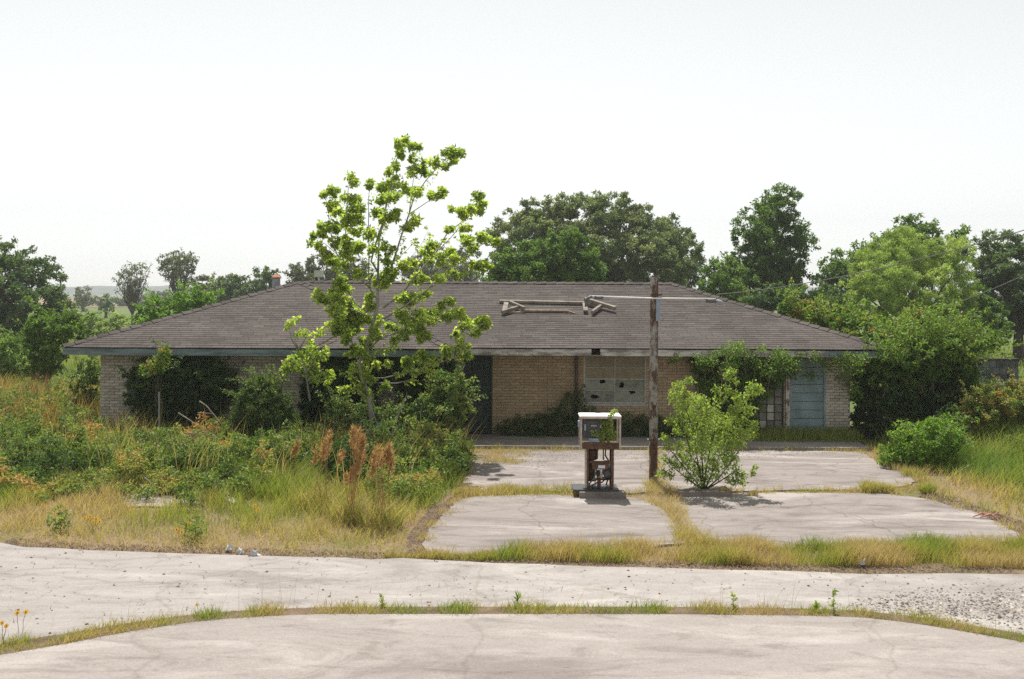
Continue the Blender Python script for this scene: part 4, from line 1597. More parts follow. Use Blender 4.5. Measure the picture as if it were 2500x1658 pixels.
gp = GP([(1950, 1405), (2050, 1375), (2150, 1350), (2364, 1345), (2480, 1350), (2480, 1480), (2364, 1462), (2150, 1432), (2000, 1416)])
c0 = G(2300, 1410)
pebbles('gravel', gp, 7500, .008, .032, 'gravel', 'scatter of dark and pale gravel on the right of the pavement', .03,
        lambda X, Y: np.exp(-(((X - c0.x) / 1.6) ** 2 + ((Y - c0.y) / .45) ** 2)) + .05)

# crumbling litter along the far edge of the pavement
tline = te
soil = MB()
soil.prism(ne + [(x, y + .05) for x, y in be[::-1]], -.04, 0.036)
o = soil.build('verge_soil', M['litter'], None)
o['kind'] = 'structure'
# short dead grass bits lying on the pavement
n = 260
X, Y = scatter([(te[i][0], te[i][1]) for i in range(len(te))] + [(x, y) for x, y in be[::-1]], n)
Vv, Ff, Tt = blades(X, Y, rng.uniform(.02, .035, n), .008, 3.2, np.clip(rng.normal(.2, .12, n), 0, 1), .032, (0, 0))
o = mk('dead_grass', Vv, Ff, M['litter'], tint=Tt)
tag(o, 'short bits of dead grass lying on the pale pavement', 'grass', kind='stuff')
edge_poly = [(x, y - .02) for x, y in te] + [(x, y + .42) for x, y in te[::-1]]
pebbles('leaf_litter', edge_poly, 11000, .007, .024, 'litter', 'crumbled brown leaf litter along the far edge of the pavement', .015)
rim = GP([(935, 1290), (940, 1235), (985, 1185), (1040, 1150), (1100, 1143), (1060, 1165), (1010, 1205), (990, 1245), (980, 1285)])
pebbles('leaf_litter', rim, 5000, .006, .018, 'litter', 'brown leaf litter round the corner of the left forecourt slab', .015)
rim2 = GP([(2120, 1150), (2240, 1185), (2330, 1225), (2400, 1260), (2420, 1230), (2330, 1195), (2200, 1150), (2130, 1135)])
pebbles('leaf_litter', rim2, 2600, .010, .03, 'litter', 'brown leaf litter along the right rim of the forecourt', .015)
pl2 = GP([(1090, 1050), (1240, 1046), (1500, 1046), (1700, 1046), (1900, 1046), (1960, 1052), (1700, 1062), (1500, 1068), (1340, 1062), (1250, 1085), (1100, 1075)])
pebbles('leaf_litter', pl2, 2600, .006, .016, 'litter', 'dark leaf litter on the forecourt along the porch edge', .033)
# a few chips and twigs lying on the pale pavement
pv = [(te[i][0], te[i][1]) for i in range(len(te))] + [(x, y) for x, y in be[::-1]]
pebbles('debris', pv, 190, .012, .035, 'litter', 'small brown chips scattered on the pale pavement', .03)

# ================================================================== TREES AND SHRUBS
BT = 'trees standing behind the store'
FT = 'hazy trees across the far field'
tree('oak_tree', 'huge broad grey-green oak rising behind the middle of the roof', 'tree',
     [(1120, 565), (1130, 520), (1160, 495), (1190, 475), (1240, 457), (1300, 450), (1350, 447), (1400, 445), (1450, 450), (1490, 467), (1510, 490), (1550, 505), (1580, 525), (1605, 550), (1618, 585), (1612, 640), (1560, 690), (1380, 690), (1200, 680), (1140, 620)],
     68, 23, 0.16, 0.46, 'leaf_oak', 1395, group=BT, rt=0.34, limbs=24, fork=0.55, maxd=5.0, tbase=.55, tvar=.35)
tree('broadleaf_tree', 'dark green tree peeking out at the right shoulder of the grey-green oak', 'tree',
     [(1500, 535), (1520, 505), (1545, 496), (1575, 510), (1605, 545), (1627, 575), (1627, 650), (1560, 680), (1520, 610)],
     76, 22, 0.19, 0.4, 'leaf_dark', 1570, group=BT, rt=0.35, limbs=8, maxd=3)
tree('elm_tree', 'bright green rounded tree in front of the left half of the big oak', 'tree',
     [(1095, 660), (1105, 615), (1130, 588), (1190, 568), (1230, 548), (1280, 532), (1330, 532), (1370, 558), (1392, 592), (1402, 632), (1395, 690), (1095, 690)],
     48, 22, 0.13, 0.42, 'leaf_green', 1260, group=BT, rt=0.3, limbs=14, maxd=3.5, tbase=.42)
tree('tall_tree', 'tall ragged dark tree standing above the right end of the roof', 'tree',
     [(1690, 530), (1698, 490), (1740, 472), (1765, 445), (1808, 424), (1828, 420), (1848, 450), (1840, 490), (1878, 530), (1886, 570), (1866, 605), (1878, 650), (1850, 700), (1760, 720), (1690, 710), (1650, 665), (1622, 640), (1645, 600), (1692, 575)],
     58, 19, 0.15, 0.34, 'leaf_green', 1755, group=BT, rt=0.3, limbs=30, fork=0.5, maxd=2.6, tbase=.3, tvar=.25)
tree('young_tree', 'mid green bushy tree just right of the big oak, below the tall tree', 'tree',
     [(1608, 650), (1640, 605), (1690, 590), (1722, 625), (1730, 720), (1608, 700)],
     52, 20, 0.14, 0.42, 'leaf_green', 1660, group=BT, rt=0.2, limbs=8, maxd=2)
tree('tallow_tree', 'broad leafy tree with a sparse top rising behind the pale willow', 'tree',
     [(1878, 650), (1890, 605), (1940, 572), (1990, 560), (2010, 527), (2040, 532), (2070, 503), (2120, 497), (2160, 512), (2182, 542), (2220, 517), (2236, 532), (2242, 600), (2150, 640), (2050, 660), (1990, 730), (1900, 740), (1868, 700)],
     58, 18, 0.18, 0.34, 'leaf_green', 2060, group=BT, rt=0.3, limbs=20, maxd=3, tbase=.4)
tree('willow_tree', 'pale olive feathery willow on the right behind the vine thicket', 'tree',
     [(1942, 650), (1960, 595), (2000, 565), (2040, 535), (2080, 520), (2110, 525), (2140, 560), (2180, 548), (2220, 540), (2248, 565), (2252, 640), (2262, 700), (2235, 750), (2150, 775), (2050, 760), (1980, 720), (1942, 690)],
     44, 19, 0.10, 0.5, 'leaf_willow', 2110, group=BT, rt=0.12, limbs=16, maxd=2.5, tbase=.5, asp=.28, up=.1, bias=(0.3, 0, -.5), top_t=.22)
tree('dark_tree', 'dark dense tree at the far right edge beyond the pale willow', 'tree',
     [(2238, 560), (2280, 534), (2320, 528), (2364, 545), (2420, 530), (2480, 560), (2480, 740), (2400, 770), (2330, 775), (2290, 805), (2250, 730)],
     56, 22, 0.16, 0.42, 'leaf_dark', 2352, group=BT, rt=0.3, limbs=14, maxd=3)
tree('understory_tree', 'deep green low tree below the willow, above the grey shed', 'tree',
     [(2170, 690), (2250, 650), (2300, 685), (2332, 745), (2335, 800), (2280, 822), (2200, 830), (2150, 780)],
     46, 20, 0.13, 0.42, 'leaf_green', 2240, group=BT, rt=0.2, limbs=8, maxd=2, tbase=.3)
tree('hedge_tree', 'shaded dark tree row directly behind the right slope of the roof', 'tree',
     [(1690, 690), (1780, 655), (1880, 655), (1960, 670), (1970, 740), (1820, 745), (1700, 720)],
     49, 20, 0.15, 0.42, 'leaf_dark', 1830, group=BT, rt=0.2, limbs=8, maxd=2)
tree('dark_tree', 'big dark tree at the left edge of the photograph', 'tree',
     [(-110, 570), (-40, 556), (0, 550), (30, 553), (60, 570), (100, 588), (130, 603), (148, 635), (162, 662), (166, 705), (150, 760), (90, 795), (0, 800), (-110, 800)],
     60, 24, 0.17, 0.36, 'leaf_dark', 40, group='trees on the left', rt=0.4, limbs=16, maxd=3.5)
tree('bare_tree', 'thin half-bare grey tree on the left beyond the dry field', 'tree',
     [(258, 640), (275, 620), (300, 602), (325, 600), (348, 612), (348, 640), (338, 662), (318, 690), (292, 690), (264, 670)],
     115, 10, 0.22, 0.085, 'leaf_grey', 306, group=FT, rt=0.13, limbs=60, fork=0.22, maxd=3, subs=3)
tree('open_tree', 'taller open-crowned tree right of the half-bare grey one', 'tree',
     [(360, 600), (385, 582), (420, 575), (448, 582), (465, 600), (452, 622), (440, 652), (412, 680), (388, 665), (366, 632)],
     105, 10, 0.22, 0.19, 'leaf_grey', 412, group=FT, rt=0.13, limbs=40, fork=0.25, maxd=3, subs=3)
tree('small_tree', 'small pale hazy tree between the big dark tree and the blue hills', 'tree',
     [(172, 668), (190, 658), (210, 668), (214, 702), (190, 720), (172, 708)], 190, 11, 0.5, 0.3, 'leaf_grey', 192, group=FT, rt=0.25, limbs=5, subs=3)
tree('small_tree', 'little dark conifer-like tree alone in the tan field', 'tree',
     [(228, 715), (236, 688), (246, 674), (256, 690), (262, 716), (245, 728)], 140, 9, 0.36, 0.35, 'leaf_dark', 245, group=FT, rt=0.2, limbs=4, subs=3)
tree('field_bush', 'hazy green bushes in the dip between the dark left tree and the light green bush', 'bush',
     [(165, 745), (175, 712), (205, 722), (230, 735), (262, 728), (290, 718), (305, 740), (300, 775), (230, 800), (170, 790)],
     85, 13, 0.22, 0.42, 'leaf_willow', 235, group=FT, rt=0.05, limbs=5, subs=3, tbase=.35)
tree('distant_thicket', 'bluish thicket along the foot of the far hills on the left', 'trees',
     [(160, 700), (200, 690), (250, 682), (330, 678), (400, 672), (440, 690), (440, 705), (300, 712), (170, 716)],
     260, 9, 0.55, 0.4, 'leaf_dark', 300, group=FT, rt=0.1, limbs=5, subs=3)
tree('low_tree', 'low dark tree right of the open-crowned tree, behind the light green bush', 'tree',
     [(415, 668), (450, 640), (500, 634), (540, 642), (562, 662), (562, 720), (415, 720)], 118, 15, 0.28, 0.35, 'leaf_grey', 480, group=FT, rt=0.25, limbs=6, subs=3)
tree('low_tree', 'rounded dark green tree above the left roof slope', 'tree',
     [(492, 655), (520, 634), (545, 632), (572, 646), (582, 672), (575, 720), (495, 720)], 98, 14, 0.25, 0.4, 'leaf_dark', 535, group=FT, rt=0.25, limbs=6, subs=3)
tree('flat_tree', 'flat-topped tree directly behind the roof vent', 'tree',
     [(558, 648), (588, 620), (620, 613), (648, 622), (655, 645), (640, 690), (600, 700), (565, 690)], 96, 13, 0.25, 0.3, 'leaf_dark', 612, group=FT, rt=0.25, limbs=12, subs=3)
tree('spreading_tree', 'spreading hazy tree between the roof vent and the young tree', 'tree',
     [(655, 625), (690, 602), (720, 592), (760, 584), (800, 602), (840, 592), (868, 622), (870, 690), (660, 690)], 96, 14, 0.25, 0.32, 'leaf_grey', 760, group=FT, rt=0.3, limbs=16, subs=3)
tree('spreading_tree', 'bluish hazy tree seen between the young tree and the big oak', 'tree',
     [(925, 605), (960, 584), (1000, 573), (1050, 578), (1090, 563), (1112, 592), (1112, 690), (925, 690)], 125, 15, 0.3, 0.35, 'leaf_grey', 1020, group=FT, rt=0.3, limbs=10, subs=3)
tree('light_bush', 'light green bush rising behind the left slope of the roof', 'bush',
     [(295, 770), (318, 706), (350, 692), (378, 682), (410, 674), (440, 662), (470, 662), (498, 677), (492, 720), (440, 760), (380, 790)],
     46, 18, 0.13, 0.42, 'leaf_bright', 400, bark='stem', group='trees on the left', rt=0.1, limbs=8, shoots=30, slen=0.7, maxd=2)
tree('dark_bush', 'dark upright bush standing left of the store in the weeds', 'bush',
     [(48, 850), (58, 770), (80, 706), (108, 708), (138, 724), (170, 722), (206, 738), (205, 795), (155, 805), (142, 860), (100, 890), (55, 880)],
     33, 18, 0.10, 0.42, 'leaf_green', 110, bark='stem', group='trees on the left', rt=0.08, limbs=10, shoots=40, slen=0.6, maxd=1.5, tbase=.38)
tree('tall_weed', 'tall leafy weed clump close against the left corner of the store', 'bush',
     [(150, 990), (165, 900), (180, 840), (215, 815), (232, 850), (234, 985), (200, 1010)],
     27, 15, 0.075, 0.4, 'leaf_shrub', 200, bark='stem', group='trees on the left', rt=0.03, limbs=8, shoots=25, slen=0.4, maxd=.6, tbase=.6)
tree('field_brush', 'green brush at the left edge below the big dark tree', 'bush',
     [(-80, 860), (-80, 770), (0, 755), (50, 775), (60, 830), (50, 890), (-80, 900)],
     40, 18, 0.12, 0.4, 'leaf_green', 0, bark='stem', group='trees on the left', rt=0.06, limbs=8, shoots=30, slen=0.6, maxd=1.5, tbase=.6)

# --- around the store
SG = 'shrubs growing against the store'
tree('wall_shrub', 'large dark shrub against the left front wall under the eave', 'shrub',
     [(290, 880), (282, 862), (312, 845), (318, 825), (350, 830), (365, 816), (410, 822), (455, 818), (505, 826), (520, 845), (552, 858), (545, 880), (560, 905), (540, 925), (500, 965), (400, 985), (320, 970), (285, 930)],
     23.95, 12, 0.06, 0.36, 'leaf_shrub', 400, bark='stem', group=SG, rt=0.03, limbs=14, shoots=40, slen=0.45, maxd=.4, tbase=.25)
tree('reddish_shoot', 'sunlit reddish vine shoots poking past the left eave', 'shrub',
     [(318, 862), (330, 835), (350, 830), (364, 812), (368, 786), (380, 782), (388, 800), (396, 815), (392, 842), (366, 872), (340, 870)],
     22.95, 10, 0.06, 0.3, 'leaf_vine', 372, bark='stem', group=SG, rt=0.007, limbs=8, maxd=.2, tbase=.72)
tree('small_shrub', 'small pale-topped shrub in front of the left wall, right of the large dark one', 'shrub',
     [(528, 965), (545, 905), (580, 872), (612, 860), (640, 880), (672, 925), (690, 965), (640, 1010), (560, 1000)],
     22.4, 9, 0.055, 0.36, 'leaf_shrub', 610, bark='stem', group=SG, rt=0.03, limbs=12, shoots=50, slen=0.4, maxd=.6, tbase=.55)
tree('undergrowth_shrub', 'dense dark undergrowth around the foot of the young tree', 'shrub',
     [(745, 975), (762, 920), (790, 912), (820, 935), (850, 925), (880, 945), (920, 940), (955, 930), (985, 900), (1000, 868), (1020, 850), (1040, 862), (1062, 848), (1074, 890), (1076, 930), (1098, 945), (1070, 975), (1042, 1005), (1058, 1045), (1000, 1075), (900, 1075), (850, 1075), (780, 1055), (740, 1015)],
     22.6, 11, 0.07, 0.42, 'leaf_shrub', 930, bark='twig', group=SG, rt=0.012, limbs=24, shoots=80, slen=0.5, maxd=.7, tbase=.72, tvar=.4, bias=(.25, 0, 0))
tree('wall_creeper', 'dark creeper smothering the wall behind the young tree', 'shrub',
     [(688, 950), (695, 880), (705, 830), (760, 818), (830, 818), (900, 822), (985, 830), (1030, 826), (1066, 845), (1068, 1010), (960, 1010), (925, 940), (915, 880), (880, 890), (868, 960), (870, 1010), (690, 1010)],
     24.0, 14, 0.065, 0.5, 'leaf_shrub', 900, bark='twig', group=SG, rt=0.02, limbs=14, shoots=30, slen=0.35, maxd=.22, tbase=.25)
tree('low_shrub', 'low green shrub at the left rim of the rear forecourt slab', 'shrub',
     [(985, 1070), (1020, 1040), (1060, 1045), (1085, 1092), (1050, 1120), (980, 1115)],
     19.9, 12, 0.055, 0.4, 'leaf_shrub', 1030, bark='stem', group=SG, rt=0.02, limbs=6, shoots=25, slen=0.3, maxd=.5, tbase=.6)
tree('mounded_shrub', 'rounded green shrub at the right rim of the forecourt', 'shrub',
     [(2020, 1062), (2032, 1030), (2062, 1022), (2055, 1000), (2085, 992), (2095, 985), (2120, 978), (2140, 958), (2168, 968), (2185, 962), (2212, 992), (2235, 1000), (2215, 1050), (2170, 1078), (2140, 1070), (2110, 1098), (2060, 1092)],
     20.9, 10, 0.06, 0.26, 'leaf_bright', 2120, bark='stem', group=SG, rt=0.03, limbs=8, shoots=45, slen=0.4, maxd=.8, tbase=.6)

VG = 'vines smothering the right end of the store'
tree('vine_thicket', 'bright green vine-covered bushes rising behind the right roof slope', 'vine thicket',
     [(1785, 712), (1828, 684), (1870, 692), (1920, 718), (1990, 718), (2050, 738), (2100, 718), (2140, 708), (2200, 748), (2210, 830), (2060, 850), (1900, 790), (1820, 740)],
     31, 17, 0.10, 0.42, 'leaf_vine', 2040, bark='stem', group=VG, rt=0.06, limbs=14, shoots=70, slen=0.7, maxd=1.2, tbase=.58)
tree('vine_thicket', 'huge vine thicket arching over the right corner of the store, bright on top', 'vine thicket',
     [(1985, 838), (2040, 812), (2085, 792), (2120, 768), (2160, 752), (2200, 765), (2225, 770), (2255, 805), (2262, 860), (2240, 900), (2200, 880), (2120, 905), (2060, 885), (2010, 890)],
     24.9, 16, 0.08, 0.6, 'leaf_vine', 2150, bark='stem', group=VG, rt=0.012, limbs=22, shoots=130, slen=0.85, maxd=1.5, tbase=.5)
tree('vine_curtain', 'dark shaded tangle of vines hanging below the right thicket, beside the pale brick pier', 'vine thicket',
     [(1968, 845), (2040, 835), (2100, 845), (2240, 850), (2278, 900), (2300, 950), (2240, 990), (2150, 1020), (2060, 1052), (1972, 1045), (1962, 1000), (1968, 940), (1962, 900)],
     25.5, 15, 0.07, 0.62, 'leaf_shrub', 2100, bark='twig', group=VG, rt=0.014, limbs=18, shoots=50, slen=0.5, maxd=.9, tbase=.22)  # low tint: shade under the thicket is put into the leaf colour
tree('scrub_bush', 'reddish tipped scrub bush at the foot of the right vine thicket', 'shrub',
     [(2190, 985), (2215, 925), (2262, 905), (2300, 885), (2345, 880), (2400, 870), (2480, 880), (2480, 960), (2380, 985), (2280, 1010), (2220, 1020)],
     23.6, 15, 0.065, 0.4, 'leaf_bramble', 2300, bark='twig', group=VG, rt=0.02, limbs=12, shoots=60, slen=0.5, maxd=1.2, tbase=.55)

ev = thing('eave_vine', 'trumpet vine hanging in festoons along the right half of the eave', 'vine', W(1780, 880, 24.3), VG)
parts = []
stem = MB()
for x, y, r in [(1560, 826, 14), (1548, 835, 10), (1612, 828, 16), (1625, 845, 18), (1640, 832, 18), (1655, 815, 12), (1690, 806, 24), (1705, 800, 18), (1700, 826, 26), (1680, 848, 24), (1730, 818, 20), (1745, 836, 20), (1770, 850, 26), (1800, 820, 24), (1815, 838, 26), (1790, 848, 22), (1832, 848, 22), (1850, 822, 14), (1880, 824, 16), (1900, 832, 14), (1930, 828, 18), (1950, 842, 22), (1972, 852, 24), (1960, 822, 16), (1990, 830, 20), (2010, 820, 16), (1910, 850, 14), (1870, 868, 16), (1728, 866, 26), (1700, 880, 26), (1660, 876, 26), (1640, 860, 20), (1690, 905, 24), (1740, 890, 24), (1670, 910, 22), (1650, 930, 20), (1720, 925, 22), (1760, 880, 20), (1800, 868, 20), (1630, 890, 18), (1770, 910, 14), (1750, 940, 16), (1940, 870, 14), (1965, 885, 20), (1972, 910, 18), (2025, 803, 14), (2048, 802, 20), (2068, 815, 24), (2000, 800, 9), (2040, 822, 18), (1760, 803, 12), (1665, 808, 10)]:
    yd = random.uniform(23.95, 24.5) if y < 860 else random.uniform(24.5, 25.0)
    c = W(x, y, yd)
    rr = r * yd / F
    q = ball(c, rr * 1.15, int(28 * .42 * rr * rr / .055 ** 2) + 8, .8, 2.2)
    Vv, Ff = leafgeo(q, .06, .35, (0, 0, -.4))
    parts.append((Vv, Ff, np.clip(rng.normal(.55, .2, len(q)), 0, 1)))
    stem = MB()
    stem.tube(limb(W(x + random.uniform(-10, 10), 813, 24.25), c, 0, 3, .08), .008, 4)
    stem.build('stem', M['stem'], ev)
pp, ed = fill([(1585, 826), (1640, 816), (1740, 812), (1830, 826), (1848, 880), (1812, 868), (1790, 905), (1752, 935), (1742, 1015), (1690, 1020), (1640, 965), (1602, 885)], 12)
for (x, y), e in zip(pp, ed):
    c = W(x, y, random.uniform(24.55, 25.05))
    rr = min(13, e + 6) * 25 / F
    q = ball(c, rr, int(28 * .42 * rr * rr / .055 ** 2) + 5, .8, 2.2)
    q[:, 1] = np.minimum(q[:, 1], 25.12)
    Vv, Ff = leafgeo(q, .055, .3)
    parts.append((Vv, Ff, np.clip(rng.normal(.25, .18, len(q)), 0, .9)))
Vv, Ff, Tt = join(parts)
mk('leaves', Vv, Ff, M['leaf_vine'], ev, Tt)
# orange blossoms on the vines
for i, (x, y, yd, lab) in enumerate([(2013, 763, 29.3, 'pair of orange trumpet blossoms on the vines above the right roof slope'), (2035, 772, 29.2, 'lower single orange blossom in the vines above the right roof slope'), (2065, 808, 24.6, 'orange blossoms at the right tip of the eave')]):
    c = W(x, y, yd)
    q = ball(c, .09, 14, .7)
    Vv, Ff = leafgeo(q, .06, .2, asp=.7)
    o = mk('blossom', Vv, Ff, M['blossom'], tint=rng.random(len(q)), loc=c)
    tag(o, lab, 'blossom', 'orange vine blossoms')

# ivy climbing the middle wall
iv = thing('wall_ivy', 'dark ivy climbing the tan brick wall below the broken window', 'ivy', (W(1300, 1000, 25.0).x, 25.0, 0), SG)
parts = []
ivp = [(1140, 1030), (1145, 985), (1190, 960), (1250, 955), (1290, 930), (1320, 900), (1345, 880), (1352, 930), (1380, 945), (1420, 950), (1500, 960), (1560, 965), (1640, 950), (1740, 1000), (1740, 1035), (1500, 1035), (1300, 1035)]
pp, ed = fill(ivp, 13)
for (x, y), e in zip(pp, ed):
    yd = random.uniform(24.7, 25.12)
    c = W(x, y, yd)
    rr = min(13, e + 6) * yd / F
    q = ball(c, rr, int(28 * .38 * rr * rr / .055 ** 2) + 5, .8, 2.2)
    q[:, 1] = np.minimum(q[:, 1], 25.16)
    Vv, Ff = leafgeo(q, .055, .3)
    parts.append((Vv, Ff, np.clip(rng.normal(.3, .2, len(q)), 0, 1)))
Vv, Ff, Tt = join(parts)
mk('leaves', Vv, Ff, M['leaf_shrub'], iv, Tt)
mb = MB()
for k2 in range(14):
    x = random.uniform(1160, 1700)
    mb = MB()
    mb.tube(limb(W(x, 1030, 25.0), W(x + random.uniform(-30, 30), random.uniform(940, 990), 25.12), 0, 4, .06), .008, 4)
    mb.build('stem', M['stem'], iv)
# grass along the porch wall
pgx, pgy = rng.uniform(GG0 - .3, MWX1, 5200), rng.uniform(24.0, 25.1, 5200)
kk = rng.random(5200) < np.clip((pgy - 23.9) / 1.0, .1, 1)
pgx, pgy = pgx[kk], pgy[kk]
n = len(pgx)
Vv, Ff, Tt = blades(pgx, pgy, rng.uniform(.1, .36, n), .012, .45, np.clip(rng.normal(.75, .2, n), 0, 1), .07)
o = mk('porch_grass', Vv, Ff, M['grass'], tint=Tt)
tag(o, 'shaded grass growing along the porch below the blue door', 'grass', kind='stuff')

# ------------------------------------------------------------------ the young tree in front of the roof
TY = 22.3
z2 = zs(600, 300, 3.1357)
z6 = zs(650, 750, 3.92)
tb = G(862, 1050)
TB = Vector((W(866, 1040, TY).x, TY, 0))
yt = thing('young_tree', 'tall young tree with bright wind-blown leaf tufts in front of the roof', 'tree', TB)


def path2(conv, pts, ys):
    return [W(*conv(x, y), yd) for (x, y), yd in zip(pts, ys)]


branches = []


def br(conv, pts, r0, r1, dy=0.0):
    n = len(pts)
    P_ = [W(*conv(x, y), TY + dy * i / max(1, n - 1)) for i, (x, y) in enumerate(pts)]
    m = MB()
    m.tube(P_, [.72 * (r0 + (r1 - r0) * i / (n - 1)) for i in range(n)], 6)
    branches.append(P_)
    return m


trunk = MB()
trunk_pts = [TB + Vector((0, 0, -.05)), W(*z6(985, 870), TY), W(*z6(905, 640), TY), W(*z6(890, 520), TY), W(*z6(960, 400), TY), W(*z6(1000, 230), TY), W(*z2(1010, 1400), TY), W(*z2(1010, 1250), TY)]
trunk.tube(trunk_pts, [.052, .05, .048, .046, .044, .04, .036, .033], 9)
branches.append(trunk_pts)
trunk.build('trunk', M['bark_grey'], yt, smooth=True)
for pts, r0, r1, dy in [
    ([(1010, 1250), (1015, 1080), (1020, 900), (1075, 640), (1110, 480), (1150, 300), (1190, 170)], .044, .008, .5),
    ([(1012, 1140), (960, 1060), (985, 960), (1020, 840), (1050, 760), (1085, 610), (1130, 470)], .034, .008, -.6),
    ([(1060, 1270), (1110, 1120), (1150, 1000), (1190, 870), (1250, 700), (1285, 580), (1380, 440), (1470, 340), (1580, 230)], .036, .007, -.9),
    ([(1250, 700), (1400, 600), (1500, 550)], .014, .006, -.4),
    ([(1250, 700), (1270, 540), (1290, 380), (1270, 200)], .016, .006, .6),
    ([(1050, 1420), (1200, 1300), (1330, 1140), (1450, 1000), (1540, 850), (1690, 730), (1820, 580)], .036, .007, .9),
    ([(1450, 1000), (1570, 880), (1700, 720), (1760, 620)], .014, .006, .5),
    ([(1060, 1500), (1220, 1400), (1400, 1270), (1560, 1110), (1700, 1000), (1880, 890)], .034, .007, -.7),
    ([(1400, 1270), (1560, 1180), (1680, 1140), (1820, 1100)], .018, .006, -.3),
    ([(1010, 1360), (960, 1290), (940, 1180), (945, 1000), (940, 800), (940, 600), (950, 460)], .032, .007, .7),
    ([(955, 1270), (860, 1180), (790, 1120), (765, 960), (765, 800), (775, 620), (785, 500), (820, 430)], .03, .007, -.8),
    ([(790, 1120), (700, 1010), (660, 900), (640, 760), (625, 620), (600, 560)], .022, .006, .6),
    ([(690, 1000), (600, 920), (540, 930)], .012, .005, .2),
    ([(930, 1450), (840, 1380), (760, 1260), (700, 1180), (650, 1060)], .026, .006, .7),
    ([(930, 1480), (800, 1420), (690, 1390), (600, 1340), (530, 1300)], .022, .006, -.6),
    ([(1045, 1500), (1150, 1440), (1240, 1380), (1320, 1310), (1370, 1220)], .024, .006, .4),
    ([(1150, 1050), (1250, 960), (1300, 880)], .008, .003, .3),
    ([(1250, 1050), (1340, 940), (1400, 820)], .007, .003, .3),
]:
    br(z2, pts, r0, r1, dy).build('branch', M['bark_grey'], yt, smooth=True)
for pts, r0, r1, dy in [
    ([(960, 420), (1080, 310), (1240, 240), (1400, 180), (1560, 110), (1740, 70), (1850, 60)], .032, .007, -.6),
    ([(1560, 110), (1720, 160), (1880, 180), (1950, 230), (2080, 150)], .014, .006, -.4),
    ([(930, 480), (1010, 430), (1100, 420), (1180, 380), (1210, 330)], .02, .006, -.3),
    ([(960, 420), (1020, 480), (1060, 530)], .012, .004, -.2),
    ([(900, 680), (1120, 680), (1330, 630), (1450, 600), (1650, 535), (1840, 470), (1900, 380)], .026, .008, -.9),
    ([(905, 720), (1250, 730), (1400, 690), (1520, 600), (1600, 490), (1740, 390)], .022, .007, -.6),
    ([(890, 560), (820, 330), (780, 200), (700, 120)], .024, .007, .3),
    ([(900, 690), (800, 670), (690, 655)], .01, .004, -.3),
]:
    br(z6, pts, r0, r1, dy).build('branch', M['bark_grey'], yt, smooth=True)

BPTS = [p for b in branches for i in range(len(b) - 1) for p in (b[i], b[i].lerp(b[i + 1], .5))]
CL2 = [(1175, 160, 45), (1250, 165, 60), (1300, 180, 50), (1180, 240, 45), (1280, 280, 35), (1165, 330, 45), (1090, 370, 40), (1280, 360, 55), (1370, 350, 65), (1450, 310, 50), (1560, 220, 55), (1630, 220, 55), (1600, 290, 35), (1530, 325, 35), (820, 440, 50), (620, 525, 50), (690, 540, 45), (790, 580, 50), (860, 590, 45), (950, 470, 45), (1040, 470, 60), (1140, 460, 60), (1230, 520, 65), (1330, 520, 65), (1030, 590, 50), (1130, 580, 60), (1440, 560, 45), (1500, 540, 50), (680, 650, 60), (710, 690, 50), (830, 670, 75), (870, 740, 50), (590, 790, 65), (680, 790, 60), (560, 850, 55), (540, 940, 50), (800, 760, 60), (1000, 680, 45), (1060, 720, 55), (1160, 710, 65), (1310, 750, 55), (1250, 820, 45), (700, 900, 60), (780, 920, 70), (860, 960, 70), (940, 850, 60), (960, 960, 40), (630, 990, 60), (660, 1060, 60), (1090, 980, 60), (1090, 1080, 50), (1580, 660, 30), (1650, 690, 55), (1720, 640, 50), (1790, 570, 55), (1820, 620, 45), (1800, 680, 45), (1560, 820, 35), (1680, 810, 45), (1440, 920, 50), (1390, 980, 45), (1390, 1060, 55), (1480, 1050, 50), (1560, 990, 55), (1690, 910, 60), (1790, 870, 55), (1890, 890, 60), (1740, 970, 40), (1800, 1100, 55), (1850, 1090, 45), (1740, 1090, 40), (1600, 1060, 45), (1500, 1190, 50), (1600, 1170, 45), (1220, 1090, 60), (1290, 1070, 50), (1130, 1150, 70), (1040, 1200, 60), (870, 1160, 50), (720, 1200, 60), (720, 1280, 70), (1350, 1200, 70), (1080, 1250, 55), (540, 1310, 50), (600, 1350, 50), (700, 1380, 85), (780, 1450, 95), (860, 1480, 70), (950, 1350, 50), (950, 1420, 50), (1240, 1370, 70), (1370, 1300, 50), (1200, 1340, 50), (1530, 1390, 65), (1550, 1480, 50), (1640, 1460, 50), (1380, 1490, 75), (1300, 1480, 60), (1190, 1490, 60), (1830, 1530, 65), (1700, 1540, 50), (740, 1090, 50), (790, 1010, 60), (850, 830, 50)]
